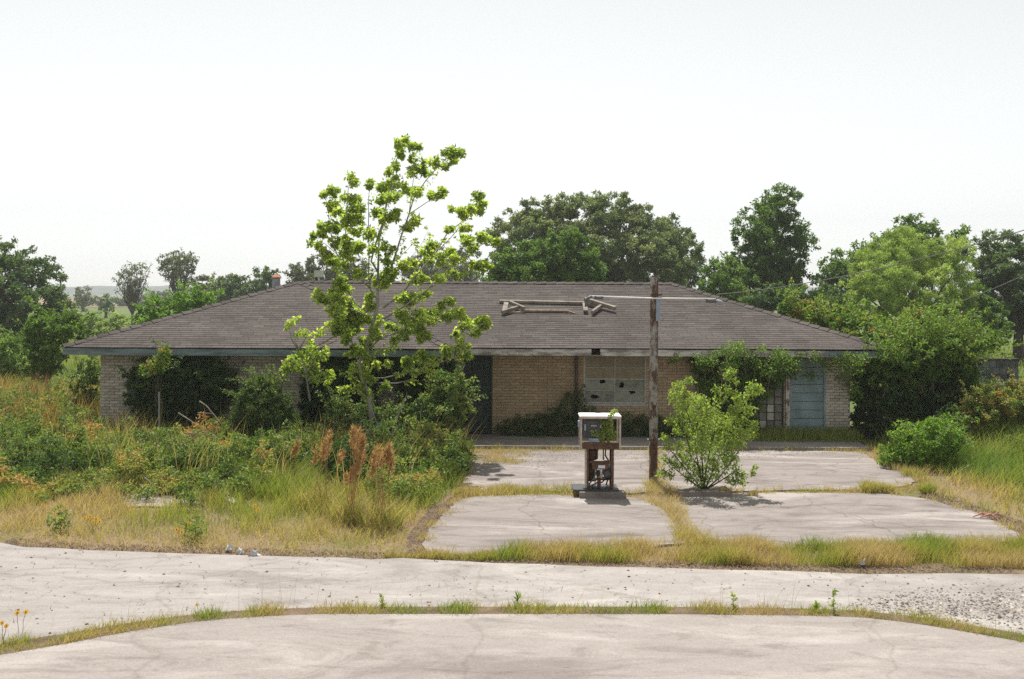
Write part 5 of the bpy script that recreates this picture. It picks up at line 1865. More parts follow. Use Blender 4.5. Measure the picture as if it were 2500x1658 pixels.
CL6 = [(660, 150, 90), (760, 120, 95), (700, 60, 80), (800, 250, 85), (860, 200, 60), (1040, 200, 55), (1060, 280, 55), (1000, 330, 55), (1280, 90, 70), (1350, 180, 70), (1440, 190, 70), (1510, 120, 65), (1620, 60, 65), (1500, 270, 75), (1330, 280, 55), (1250, 330, 45), (1850, 60, 65), (1770, 80, 50), (1910, 190, 55), (2010, 250, 55), (2090, 140, 70), (1820, 250, 45), (1860, 320, 50), (1900, 400, 75), (1950, 460, 50), (1720, 420, 60), (1560, 480, 60), (1500, 510, 65), (1390, 520, 70), (1330, 570, 60), (1430, 620, 40), (1480, 430, 40), (950, 420, 40), (970, 490, 50), (830, 620, 35), (850, 700, 28), (1170, 540, 30), (1240, 210, 45), (1180, 180, 40), (940, 330, 60), (900, 420, 60), (830, 420, 55), (930, 560, 45), (860, 560, 40), (960, 620, 50), (900, 760, 50), (1010, 700, 45), (960, 820, 55), (1050, 560, 40), (760, 300, 60), (700, 230, 60), (1000, 120, 60), (900, 90, 60), (840, 160, 70), (1080, 130, 55), (760, 780, 50), (1150, 760, 45)]
for conv, lst in ((z2, CL2), (z6, CL6)):
    kz = 3.1357 if conv is z2 else 3.92
    for x, y, r in lst:
        px, py = conv(x, y)
        ref = W(px, py, TY)
        yd = TY + random.uniform(-.9, .9)
        near = min(BPTS, key=lambda b: (b.x - ref.x) ** 2 + (b.z - ref.z) ** 2)
        yd = near.y + random.uniform(-.35, .35)
        c = W(px, py, yd)
        rr = r / kz / 1.05753 * yd / F * 1.15
        n = int(30 + 5600 * rr * rr)
        lt = random.uniform(-.12, .12)
        subc = ball(c, rr * .75, 5, .9, 3)
        q = np.concatenate([ball(s_, rr * random.uniform(.35, .6), n // 5 + 1, .8, 2.0) for s_ in subc])
        n = len(q)
        q[:, 0] -= .03
        Vv, Ff = leafgeo(q, .082, .25, (.75, 0, -.1), asp=.6, curl=.3)
        cl = mk('leaf_cluster', Vv, Ff, M['leaf_tree'], yt, np.clip(rng.normal(.55 + lt, .2, n), 0, 1))
        m = MB()
        m.tube(limb(near, c, .03, 3, .05), [.006, .005, .004, .003], 4)
        m.build('twig', M['bark_grey'], cl)

sc_parts = []
for b in branches[1:]:
    L = len(b)
    for i in range(L - 1):
        for _ in range(5):
            t = random.random()
            if i + t < 1.2:
                continue
            c = b[i].lerp(b[i + 1], t)
            q = ball(c + Vector((random.gauss(.03, .06), random.gauss(0, .08), random.gauss(0, .06))), .08, 7, 1, 2)
            Vv, Ff = leafgeo(q, .07, .25, (.75, 0, -.1), asp=.6, curl=.3)
            sc_parts.append((Vv, Ff, np.clip(rng.normal(.55, .2, len(q)), 0, 1)))
Vv, Ff, Tt = join(sc_parts)
o = mk('scattered_leaves', Vv, Ff, M['leaf_tree'], yt, Tt)
o['kind'] = 'stuff'

# pale bare stems below it
ds = thing('bare_sapling', 'pale bare V-shaped stems at the foot of the young tree', 'stems', (W(890, 1030, 21.9).x, 21.9, 0))
mb = MB()
for pts in [[(980, 1330), (970, 1210), (930, 1100), (905, 1060)], [(980, 1310), (1010, 1250), (1060, 1150), (1150, 1020)], [(975, 1230), (990, 1150), (1010, 1080)], [(1145, 1320), (1100, 1210), (1050, 1090), (1020, 1000), (985, 880), (860, 780)],
            [(1150, 1320), (1210, 1240), (1240, 1160), (1260, 1040), (1310, 930), (1350, 820)], [(1200, 1230), (1215, 1130)], [(1455, 1350), (1465, 1200), (1475, 1060), (1485, 950)], [(990, 1390), (960, 1320), (915, 1260)], [(880, 1180), (860, 1100)], [(810, 1180), (830, 1095)], [(1190, 1220), (1130, 1090)]]:
    P_ = [W(*z6(x, y), 21.9) for x, y in pts]
    mb = MB()
    mb.tube(P_, [.014] + [.010] * (len(P_) - 2) + [.005], 5)
    mb.build('stem', M['twig'], ds)

# sapling in front of the wing
sp = thing('sapling', 'slender sapling with yellowish tufts leaning past the left eave', 'tree', (W(730, 1000, 22.5).x, 22.5, 0))
mb = MB()
for pts in [[(420, 900), (380, 640), (340, 480), (290, 390), (240, 300), (220, 190)], [(300, 420), (360, 330), (390, 260)], [(380, 640), (470, 480), (520, 380)], [(400, 700), (500, 640), (560, 560)], [(300, 400), (280, 330), (260, 250)]]:
    mb.tube([W(*z6(x, y), 22.5) for x, y in pts], [.03] + [.016] * (len(pts) - 2) + [.006], 6)
mb.build('trunk', M['bark_grey'], sp, smooth=True)
for x, y, r in [(230, 150, 45), (300, 110, 38), (200, 190, 28), (380, 250, 60), (300, 260, 38), (520, 230, 38), (490, 260, 30), (420, 420, 75), (330, 450, 65), (480, 460, 65), (250, 500, 75), (350, 540, 85), (440, 560, 75), (200, 560, 65), (180, 600, 55), (300, 590, 55), (540, 470, 55), (560, 420, 45), (580, 640, 55), (500, 620, 45), (620, 680, 35), (580, 720, 35), (420, 330, 40), (440, 400, 50), (400, 640, 60), (480, 700, 60)]:
    px, py = z6(x, y)
    yd = 22.5 + random.uniform(-.25, .25)
    c = W(px, py, yd)
    rr = r / 3.92 / 1.05753 * yd / F
    n = int(24 + 2300 * rr * rr)
    q = ball(c, rr, n, .85, 2.4)
    Vv, Ff = leafgeo(q, .085, .3, (.3, 0, -.3), asp=.5, curl=.25)
    mk('leaf_cluster', Vv, Ff, M['leaf_tree'], sp, np.clip(rng.normal(.62 if y < 350 else .5, .22, n), 0, 1))

# ------------------------------------------------------------------ the pale bush on the island
z8 = zs(1600, 800, 3.485)
BB = Vector((W(*z8(405, 1370), BUSHY).x, BUSHY, 0.11))
pbsh = thing('pale_bush', 'pale green many-stemmed bush growing out of the concrete beside the pole', 'bush', BB)
mb = MB()
for pts in [[(400, 1375), (380, 1200), (310, 1100), (270, 950), (230, 700), (280, 450)], [(405, 1375), (400, 1150), (380, 900), (330, 620)], [(415, 1375), (440, 1150), (500, 900), (560, 600), (570, 430), (600, 390)], [(425, 1375), (520, 1150), (600, 950), (690, 750), (830, 540)], [(395, 1375), (320, 1280), (230, 1170), (110, 1020)], [(430, 1375), (540, 1280), (640, 1150), (740, 1000), (830, 830)],
            [(390, 1375), (280, 1290), (150, 1190), (60, 1240)], [(435, 1375), (560, 1300), (680, 1220), (740, 1250)], [(410, 1375), (430, 1200), (470, 1000), (500, 760)], [(400, 1375), (360, 1150), (330, 900), (200, 520)], [(570, 430), (540, 330)], [(560, 600), (660, 480), (690, 400)]]:
    mb = MB()
    mb.tube([W(*z8(x, y), BUSHY + random.uniform(-.35, .35) * i / len(pts)) for i, (x, y) in enumerate(pts)], [.018] + [.011] * (len(pts) - 2) + [.005], 5)
    mb.build('stem', M['bark_dark'], pbsh, smooth=True)
for x, y, r in [(290, 450, 38), (200, 500, 55), (160, 580, 65), (230, 660, 75), (330, 600, 55), (380, 640, 75), (470, 700, 85), (640, 380, 40), (600, 410, 34), (680, 450, 34), (520, 530, 36), (600, 530, 46), (560, 600, 55), (840, 510, 60), (800, 570, 46), (885, 530, 38), (730, 660, 65), (670, 700, 55), (800, 700, 46), (120, 790, 46), (200, 760, 60), (300, 750, 85), (420, 800, 95), (540, 800, 95), (640, 810, 75), (730, 780, 55), (830, 830, 46), (800, 900, 55), (740, 900, 65), (640, 930, 85), (520, 930, 95), (380, 930, 85), (270, 880, 65), (180, 880, 40), (80, 930, 36), (110, 1010, 46), (200, 1000, 55), (300, 1050, 60), (420, 1050, 75), (540, 1050, 75), (640, 1040, 60), (720, 980, 50), (80, 1120, 46), (150, 1160, 46), (230, 1170, 55), (60, 1240, 44), (130, 1250, 36), (280, 1280, 46), (350, 1250, 40), (600, 1180, 50), (680, 1200, 46), (740, 1250, 40), (680, 1300, 46), (620, 1290, 36), (850, 1190, 26), (820, 1230, 24), (400, 1200, 46), (500, 1180, 46), (740, 1310, 28), (660, 560, 30), (700, 600, 36), (250, 560, 40), (330, 1180, 55), (440, 1280, 50), (520, 1250, 55), (270, 1120, 55), (590, 1110, 55), (360, 1320, 40), (470, 1130, 65), (200, 1090, 45), (670, 1110, 45), (460, 960, 80), (330, 1000, 60)]:
    px, py = z8(x, y)
    ce = math.hypot((x - 450) / 400, (y - 850) / 520)
    yd = BUSHY + random.uniform(-.8, .8) * max(.15, 1 - ce)
    c = W(px, py, yd)
    rr = r / 3.485 / 1.05753 * yd / F
    n = int(26 + 6500 * rr * rr)
    q = ball(c, rr * 1.2, int(n * 1.05), .95, 1.9)
    Vv, Ff = leafgeo(q, .055, .25, (.15, 0, -.25), asp=.5, curl=.2)
    mk('leaf_cluster', Vv, Ff, M['leaf_bush'], pbsh, np.clip(rng.normal(.5 + random.uniform(-.1, .15), .2, len(q)), 0, 1))

# ================================================================== WEEDS AND GRASS
te_w = [p for p, d in zip(te, top_edge) if d[0] <= 930]
left_poly = [(-22, 15.8), (-14, 15.0)] + te_w + GP([(940, 1240), (985, 1185), (1050, 1138), (1085, 1092), (1075, 1045)]) + [(-1.3, 23.4), (-2.3, 24.3), (-10.1, 24.3), (-10.1, 34), (-22, 34)]
EX, EY = np.array([p[0] for p in te]), np.array([p[1] for p in te])


def front_dist(X, Y):
    return Y - np.interp(X, EX, EY)


# dry and green grass in front
X, Y = scatter(left_poly, 230000)
fd = front_dist(X, Y)
ns = vnoise(X, Y, 1.3, 3)
nb = vnoise(X, Y, 3.5, 4)
kk = (rng.random(len(X)) < np.where(fd < 4.5, np.clip(.25 + fd * .8, 0, 1) * (0.35 + .65 * ns), .35 * np.exp(-(fd - 4.5) / 6))) & (fd > .1)
bare = inpoly(X, Y, GP([(465, 1112), (505, 1110), (570, 1158), (540, 1175), (495, 1155)])) | inpoly(X, Y, GP([(280, 1148), (330, 1132), (475, 1165), (470, 1178), (290, 1176)]))
kk &= ~(bare & (rng.random(len(X)) < .85))
X, Y, fd, ns, nb = X[kk], Y[kk], fd[kk], ns[kk], nb[kk]
n = len(X)
h = np.clip(.10 + .10 * fd, .08, .42) * rng.uniform(.6, 1.25, n) * (.6 + .8 * ns)
tn = np.clip(.16 + .12 * fd + .75 * (nb - .48) + rng.normal(0, .16, n), 0, 1)
Vv, Ff, Tt = blades(X, Y, h * .74, .008, .65, tn, 0, (.15, 0))
o = mk('weed_grass', Vv, Ff, M['grass'], tint=Tt)
tag(o, 'tan and green wild grass filling the left foreground between pavement and store', 'grass', kind='stuff')

# matted straw along the front of the weeds
X, Y = scatter(left_poly, 60000)
fd = front_dist(X, Y)
kk = (fd > .12) & (rng.random(len(X)) < np.exp(-(fd - .1) / 1.1) * (.3 + .9 * vnoise(X, Y, .9, 81)))
X, Y = X[kk], Y[kk]
n = len(X)
Vv, Ff, Tt = blades(X, Y, rng.uniform(.05, .17, n), .008, 1.9, np.clip(rng.normal(.06, .1, n), 0, 1), 0, (.3, 0))
o = mk('matted_straw', Vv, Ff, M['grass'], tint=Tt)
tag(o, 'matted pale straw along the front edge of the left weeds', 'grass', kind='stuff')

# bright green soft grass patches
parts = []
for poly_, n_, h_ in [([(530, 1125), (560, 1060), (620, 1045), (700, 1080), (740, 1130), (700, 1165), (600, 1160)], 9000, .5), ([(900, 1120), (930, 1050), (990, 1060), (1050, 1110), (1000, 1140), (930, 1160)], 6000, .42), ([(-60, 1110), (-40, 1060), (60, 1055), (130, 1075), (180, 1110), (90, 1130)], 6000, .45), ([(180, 1100), (260, 1085), (320, 1110), (250, 1135)], 3000, .4)]:
    X, Y = scatter(GP(poly_), n_)
    h = h_ * rng.uniform(.5, 1.1, n_) * (.6 + .6 * vnoise(X, Y, .9, 61))
    Vv, Ff, Tt = blades(X, Y, h, .008, .6, np.clip(rng.normal(.78, .13, n_), 0, 1), 0, (.2, 0))
    parts.append((Vv, Ff, Tt))
Vv, Ff, Tt = join(parts)
o = mk('green_grass', Vv, Ff, M['grass'], tint=Tt)
tag(o, 'fresh bright green grass patches between the brambles on the left', 'grass', kind='stuff')

# bramble mounds
def mounds(poly, n, rmin, rmax, hfun, leaf, mat, tfun, name, label, per=2.2, keepfun=None, asp=.5, flat=.8):
    X, Y = scatter(poly, n)
    if keepfun is not None:
        k_ = rng.random(n) < keepfun(X, Y)
        X, Y = X[k_], Y[k_]
    parts = []
    stems = MB()
    for x, y in zip(X, Y):
        hh = hfun(x, y) * random.uniform(.65, 1.2)
        if hh < .12:
            continue
        r = random.uniform(rmin, rmax)
        m = int(per * 28 * .35 * r * r / leaf ** 2)
        sub = ball((x, y, hh * .62), r, 9, hh * .45 / r, 3)
        for s in sub:
            q = ball(s, r * .42, max(4, m // 9), .75, 2.2)
            q = q[q[:, 2] > .03]
            if len(q) == 0:
                continue
            t = tfun(q, hh)
            Vv, Ff = leafgeo(q, leaf, .45, (.1, 0, 0), asp)
            parts.append((Vv, Ff, t))
    Vv, Ff, Tt = join(parts)
    o = mk(name, Vv, Ff, M[mat], tint=Tt)
    tag(o, label, 'weeds', kind='stuff')


CLP = [(p_.x, p_.y) for p_ in (G(*zs(600, 1000, 3.485)(a_, b_)) for a_, b_ in ((640, 850), (900, 960), (1150, 1010), (430, 720), (820, 760)))]


def clear(X, Y):
    f_ = np.ones(len(X))
    for a_, b_ in CLP:
        f_ *= np.where((np.abs(X - a_) < .6) & (Y < b_ + .9) & (Y > b_ - 1.5), 0, 1)
    return f_


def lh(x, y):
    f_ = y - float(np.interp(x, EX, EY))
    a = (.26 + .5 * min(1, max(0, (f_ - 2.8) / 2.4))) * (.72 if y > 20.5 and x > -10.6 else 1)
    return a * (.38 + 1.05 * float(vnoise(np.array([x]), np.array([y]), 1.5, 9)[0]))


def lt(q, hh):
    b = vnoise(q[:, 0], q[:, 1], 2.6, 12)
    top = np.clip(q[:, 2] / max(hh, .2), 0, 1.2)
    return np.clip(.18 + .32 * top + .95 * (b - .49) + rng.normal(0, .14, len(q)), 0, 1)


bram_poly = [(-13.5, 16.5)] + [(x, y + 2.6) for x, y in te_w] + GP([(985, 1150), (1070, 1100), (1075, 1045)]) + [(-1.3, 23.4), (-2.3, 24.3), (-10.1, 24.3), (-10.2, 29), (-14.5, 29)]
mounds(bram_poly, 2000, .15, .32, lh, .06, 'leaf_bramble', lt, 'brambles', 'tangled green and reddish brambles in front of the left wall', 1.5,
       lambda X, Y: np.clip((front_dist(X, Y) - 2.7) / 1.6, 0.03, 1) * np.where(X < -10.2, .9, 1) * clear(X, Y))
# finer rusty grass heads among the brambles
X, Y = scatter(left_poly, 26000)
fd = front_dist(X, Y)
nb = vnoise(X, Y, 2.6, 21)
kk = (fd > 4.2) & (rng.random(len(X)) < np.clip((nb - .35) * 2.2, 0, 1))
X, Y = X[kk], Y[kk]
n = len(X)
Vv, Ff, Tt = blades(X, Y, rng.uniform(.55, 1.15, n), .012, .35, np.clip(rng.normal(.25, .22, n), 0, 1), 0, (.15, 0))
o = mk('rusty_grass', Vv, Ff, M['grass'], tint=Tt)
tag(o, 'thin rusty grass stalks standing among the brambles on the left', 'grass', kind='stuff')

X, Y = rng.uniform(-19, -8.6, 7500), rng.uniform(22.5, 33, 7500)
kk = (vnoise(X, Y, 3.0, 77) > .42) & ~((X > -10.3) & (Y > 24.1))
X, Y = X[kk], Y[kk]
n = len(X)
Vv, Ff, Tt = blades(X, Y, rng.uniform(.7, 1.25, n), .014, .35, np.clip(rng.normal(.3, .25, n), 0, 1), 0, (.15, 0))
o = mk('rusty_grass', Vv, Ff, M['plume'], tint=Tt)
tag(o, 'rust-red seeding grass left of the store beyond the brambles', 'grass', kind='stuff')

# right side
right_poly = GP([(2022, 1056), (2060, 1085), (2125, 1112), (2150, 1150), (2250, 1180), (2330, 1215), (2400, 1245), (2520, 1262)]) + [(12.5, 13.2), (22, 12.4), (26, 20), (26, 33), (12.6, 33), (10.8, 27), (9.4, 24.6), (8.3, 23.2)]
RX = np.array([p[0] for p in right_poly[:8]])
RY = np.array([p[1] for p in right_poly[:8]])


def rfd(X, Y):
    return edgedist(X, Y, [(a, b) for a, b in zip(RX, RY)] + [(RX[-1] + 2, RY[-1] - 3), (RX[0], RY[0] - 8)])


X, Y = scatter(right_poly, 170000)
fd = rfd(X, Y)
ns = vnoise(X, Y, 1.5, 31)
nb = vnoise(X, Y, 3.2, 32)
kk = rng.random(len(X)) < np.clip(.2 + fd, 0, 1) * (.4 + .6 * ns) * np.where(Y > 24, .5, 1)
X, Y, fd, ns, nb = X[kk], Y[kk], fd[kk], ns[kk], nb[kk]
n = len(X)
h = np.clip(.12 + .2 * fd, .1, .62) * rng.uniform(.6, 1.25, n) * (.6 + .8 * ns)
tn = np.clip(.24 + .46 * np.clip(fd, 0, 1.2) + .6 * (nb - .5) + rng.normal(0, .14, n), 0, 1)
Vv, Ff, Tt = blades(X, Y, h, .013, .6, tn, 0, (.2, 0))
o = mk('meadow_grass', Vv, Ff, M['grass'], tint=Tt)
tag(o, 'tall green grass sweeping down on the right of the forecourt', 'grass', kind='stuff')
rear_right = [(8.9, 22.6), (9.5, 21.8), (12, 21), (17, 21), (19, 33), (12.6, 33), (10.8, 27.5), (9.4, 24.6)]
mounds(rear_right, 130, .25, .5, lambda x, y: .75 * (.7 + .6 * float(vnoise(np.array([x]), np.array([y]), 2.2, 9)[0])), .065, 'leaf_bramble',
       lambda q, hh: np.clip(lt(q, hh) - .1, 0, 1), 'scrub', 'reddish green scrub in front of the grey shed on the right', 1.3)

# far field grass on the left and right
X = np.concatenate([rng.uniform(-45, -10.5, 26000), rng.uniform(11, 40, 12000)])
Y = np.concatenate([rng.uniform(27, 75, 26000), rng.uniform(34, 75, 12000)])
n = len(X)
nb = vnoise(X, Y, 7, 41)
Vv, Ff, Tt = blades(X, Y, rng.uniform(.2, .6, n), .035, .5, np.clip(.72 + .5 * (nb - .5) + rng.normal(0, .12, n), 0, 1), 0)
o = mk('field_grass', Vv, Ff, M['grass'], tint=Tt)
tag(o, 'green field grass beyond both ends of the store', 'grass', kind='stuff')


# strips along the paving
def strip(name, poly, n, hmin, hmax, tint, label, sd=1, dens=None, w=.0065, lean=.55, sc=.8):
    n = int(n * 1.5)
    tint = tint - .1
    X, Y = scatter(poly, n)
    ns = vnoise(X, Y, sc, sd)
    k_ = rng.random(len(X)) < np.clip((.4 if name == 'verge_grass' else .02) + 1.05 * ns, 0, 1)
    if dens is not None:
        k_ &= rng.random(len(X)) < dens(X, Y)
    X, Y, ns = X[k_], Y[k_], ns[k_]
    m = len(X)
    nb = vnoise(X, Y, 1.6, sd + 50)
    h = rng.uniform(hmin, hmax, m) * (.55 + .7 * ns)
    Vv, Ff, Tt = blades(X, Y, h, w, lean, np.clip(tint + .7 * (nb - .5) + rng.normal(0, .17, m), 0, 1), 0)
    o = mk(name, Vv, Ff, M['grass'], tint=Tt)
    tag(o, label, 'grass', kind='stuff')


nedge = lft[-2:] + ne + rgt[:2]
bedge = [(-12, 7.5), (-7.5, 9.5)] + be + [(9.0, 9.6), (14, 6.2)]
strip('verge_grass', nedge + [(x, y + .06) for x, y in bedge[::-1]], 46000, .05, .15, .55, 'narrow grass strip between the two concrete roads in front', 3)
X, Y = scatter(nedge + bedge[::-1], 700)
n = len(X)
Vv, Ff, Tt = blades(X, Y, rng.uniform(.15, .55, n), .004, .35, np.clip(rng.normal(.2, .12, n), 0, 1), 0, (.2, 0))
o = mk('dry_stalks', Vv, Ff, M['grass'], tint=Tt)
tag(o, 'sparse thin dry stalks rising from the grass strip in front', 'grass', kind='stuff')
band = GP([(1130, 1285), (1200, 1277), (1400, 1274), (1550, 1266), (1620, 1262), (1900, 1266), (2100, 1263), (2280, 1258), (2420, 1252), (3100, 1262), (3100, 1322), (2364, 1314), (2100, 1312), (1900, 1310), (1600, 1306), (1400, 1302), (1250, 1298), (1150, 1296)])
strip('roadside_grass', band, 56000, .10, .27, .5, 'yellow green grass band between pavement and forecourt', 5, sc=1.2)
band2 = GP([(880, 1290), (930, 1282), (1040, 1288), (1130, 1286), (1150, 1297), (1000, 1295)])
strip('roadside_grass', band2, 2600, .05, .14, .3, 'thin dry grass at the left end of the grass band', 6)
strip('joint_grass', GP([(1485, 1120), (1525, 1110), (1560, 1135), (1575, 1165), (1600, 1215), (1640, 1262), (1560, 1270), (1555, 1225), (1535, 1185), (1500, 1165)]), 3000, .06, .24, .1, 'straw-coloured grass in the joint below the pole', 7, lean=.8)
strip('joint_grass', GP([(1040, 1150), (1060, 1128), (1120, 1133), (1250, 1131), (1345, 1134), (1345, 1150), (1220, 1148), (1110, 1150)]), 3300, .06, .2, .32, 'green and straw grass in the joint left of the fuel pump', 8)
strip('joint_grass', GP([(1740, 1133), (1990, 1131), (2120, 1127), (2150, 1140), (2000, 1141), (1740, 1142)]), 1500, .04, .12, .4, 'sparse grass in the joint of the right forecourt slabs', 9)
strip('patch_grass', GP([(1068, 1072), (1080, 1045), (1200, 1043), (1232, 1058), (1215, 1073), (1130, 1078)]), 3000, .05, .17, .25, 'orange-tan grass patch at the left end of the porch edge', 10)
strip('rim_grass', GP([(2020, 1050), (2055, 1062), (2120, 1098), (2150, 1115), (2125, 1120), (2060, 1090), (2020, 1068)]), 3000, .08, .26, .3, 'tan grass at the right end of the porch edge', 12)

# small weeds and straw creeping over the slab rims
ex, ey = [], []
for s in slabs:
    q_ = GP(s)
    for i in range(len(q_)):
        a, b = q_[i], q_[(i + 1) % len(q_)]
        m_ = int(math.hypot(b[0] - a[0], b[1] - a[1]) * 260)
        t_ = rng.random(m_)
        ex.append(a[0] + (b[0] - a[0]) * t_ + rng.normal(0, .09, m_))
        ey.append(a[1] + (b[1] - a[1]) * t_ + rng.normal(0, .09, m_))
X, Y = np.concatenate(ex), np.concatenate(ey)
ns = vnoise(X, Y, .55, 91)
kk = (rng.random(len(X)) < np.clip((ns - .42) * 4, 0, 1)) & (Y < 23.0)
X, Y = X[kk], Y[kk]
n = len(X)
Vv, Ff, Tt = blades(X, Y, rng.uniform(.03, .15, n), .007, .9, np.clip(rng.normal(.22, .2, n), 0, 1), .02)
o = mk('rim_weeds', Vv, Ff, M['grass'], tint=Tt)
tag(o, 'small dry weeds creeping over the rims of the forecourt slabs', 'grass', kind='stuff')
strip('porch_weeds', [(-1.0, 23.0), (8.4, 23.0), (8.4, 23.3), (-1.0, 23.3)], 1500, .03, .16, .4, 'sparse weeds along the front edge of the porch', 93)

# single tufts
def tuft(x, y, n, hmax, r, tint, label, z0=.03):
    p = G(x, y, z0)
    a = rng.uniform(0, 6.28, n)
    rr = r * np.sqrt(rng.random(n))
    X, Y = p.x + np.cos(a) * rr, p.y + np.sin(a) * rr
    h = hmax * rng.uniform(.5, 1, n)
    Vv, Ff, Tt = blades(X, Y, h, .009, .75, np.clip(rng.normal(tint, .16, n), 0, 1), z0)
    o = mk('grass_tuft', Vv, Ff, M['grass'], tint=Tt, loc=p)
    tag(o, label, 'grass tuft', 'grass tufts on the forecourt')


tuft(2008, 1134, 420, .26, .17, .42, 'biggest yellow green tuft in the joint on the right of the forecourt')
tuft(2047, 1134, 260, .19, .13, .38, 'middle tuft right of the biggest one in the forecourt joint')
tuft(2140, 1136, 320, .24, .15, .6, 'greener tuft at the far right end of the forecourt joint')
tuft(1738, 1143, 120, .10, .10, .15, 'small dry tuft right of the block under the pale bush')
tuft(1672, 1142, 200, .2, .10, .15, 'dry reddish tuft at the right end of the block under the pale bush')

# green sprigs standing in the front strip
for x, yb, yt_, lab, tn in [(1925, 1424, 1358, 'tall leafy green weed in the front grass strip on the right', .5), (1885, 1420, 1392, 'shorter thin weed just left of the tall leafy one', .4), (1693, 1416, 1372, 'yellowing weed stalk in the front grass strip', .85), (883, 1408, 1378, 'small bright green sprig in the front grass strip, left of centre', .6), (1195, 1410, 1378, 'dark spiky sprig in the middle of the front grass strip', .2)]:
    p = G(x, yb)
    tp = W(x, yt_, p.y)
    t = thing('weed_plant', lab, 'weed', p, 'single weeds in the front grass strip')
    mb = MB()
    mb.tube(limb(p, tp, 0, 4, .02), [.006, .005, .004, .003, .002], 5)
    mb.build('stem', M['stem'], t)
    q = np.array([p.lerp(tp, random.uniform(.2, 1)) for _ in range(34)])
    Vv, Ff = leafgeo(q, .05 if tn > .3 else .09, .3 if tn > .3 else .0, (0, 0, .3 if tn > .3 else 1.5), .45 if tn > .3 else .15)
    mk('leaves', Vv, Ff, M['leaf_bush'], t, np.clip(rng.normal(tn, .15, len(q)), 0, 1))

# ------------------------------------------------------------------ tall rust-coloured grass clumps
z4 = zs(600, 1000, 3.485)
CG = 'tall rusty grass clumps in the left weeds'
for (bx, by), plumes, nb_, lab in [
    ((640, 850), [(700, 205, 400), (672, 255, 430), (715, 240, 420), (600, 330, 480), (655, 330, 480)], 260, 'left rusty grass clump with two high narrow plumes'),
    ((900, 960), [(915, 165, 330), (930, 190, 350), (965, 185, 350), (985, 230, 390), (945, 270, 420), (1000, 260, 380), (970, 400, 520), (1000, 400, 500), (945, 440, 580), (905, 520, 640), (870, 560, 660)], 420, 'middle rusty grass clump, tallest and fullest of them'),
    ((1150, 1010), [(1130, 325, 450), (1090, 390, 480), (1215, 315, 440), (1180, 360, 470), (1150, 420, 500), (1240, 430, 560), (1225, 360, 470), (1080, 490, 600), (1105, 350, 460), (1200, 330, 430)], 380, 'right rusty grass clump leaning to the right'),
    ((430, 720), [(440, 285, 380), (415, 330, 400)], 200, 'small low grass clump left of the tall plumes'),
    ((820, 760), [(825, 370, 440), (800, 400, 470)], 120, 'thin rusty clump with one short plume between the taller ones')]:
    p = G(*z4(bx, by))
    t = thing('grass_clump', lab, 'grass clump', p, CG)
    n = nb_
    a = rng.uniform(0, 6.28, n)
    rr = .34 * np.sqrt(rng.random(n))
    Vv, Ff, Tt = blades(p.x + np.cos(a) * rr, p.y + np.sin(a) * rr, rng.uniform(.2, .52, n), .013, .65, np.clip(rng.normal(.4, .28, n), 0, 1), 0, (.1, 0))
    mk('leaf_tuft', Vv, Ff, M['grass'], t, Tt)
    for (px_, y0_, y1_) in plumes:
        yd = p.y + random.uniform(-.2, .2)
        a_ = W(*z4(px_, y0_), yd)
        b_ = W(*z4(px_ - 22, y1_), yd)
        root = Vector((p.x + random.uniform(-.15, .15), yd, 0))
        m = MB()
        m.tube([root, root.lerp(b_, .55) + Vector((random.uniform(-.02, .02), 0, 0)), b_, a_], [.006, .005, .004, .002], 5)
        m.build('stalk', M['plume'], t)
        L = (a_ - b_).length
        k2 = int(50 + 150 * L)
        s = rng.random(k2)
        q = np.array(b_)[None] * (1 - s[:, None]) + np.array(a_)[None] * s[:, None] + rng.normal(0, .016, (k2, 3)) * (1.15 - s[:, None])
        d = (a_ - b_).normalized()
        Vv, Ff = leafgeo(q, .1, .1, (d.x * 2.2 + .5, 0, d.z * 2.2), .16, .1)
        mk('plume', Vv, Ff, M['plume'], t, rng.random(k2))

# ------------------------------------------------------------------ yellow flowers
def flower(heads, base, label, size=.03):
    p = G(*base)
    t = thing('flower', label, 'flower', p, 'yellow wild flowers')
    for (x, y) in heads:
        c = W(x, y, p.y)
        m = MB()
        m.tube(limb(p + Vector((random.uniform(-.02, .02), 0, 0)), c, 0, 3, .03), .003, 4)
        m.build('stem', M['stem'], t)
        q = np.repeat(np.array(c)[None], 9, 0)
        a = np.arange(9) * 2 * math.pi / 9
        n_ = Vector((0, -.8, .6)).normalized()
        e1 = Vector((1, 0, 0))
        e2 = n_.cross(e1)
        Vv, Ff = [], []
        for i, an in enumerate(a):
            d = e1 * math.cos(an) + e2 * math.sin(an)
            s_ = e1 * -math.sin(an) + e2 * math.cos(an)
            b0 = len(Vv)
            Vv += [c + d * size * .2, c + d * size * .75 + s_ * size * .3, c + d * size * 1.05, c + d * size * .75 - s_ * size * .3]
            Ff.append((b0, b0 + 1, b0 + 2, b0 + 3))
        mk('petals', Vv, Ff, M['petal'], t, [random.random() for _ in Ff])
        m = MB()
        m.tube([c - n_ * .004, c + n_ * .008], [size * .32, size * .2], 8)
        m.build('eye', M['flower_eye'], t)


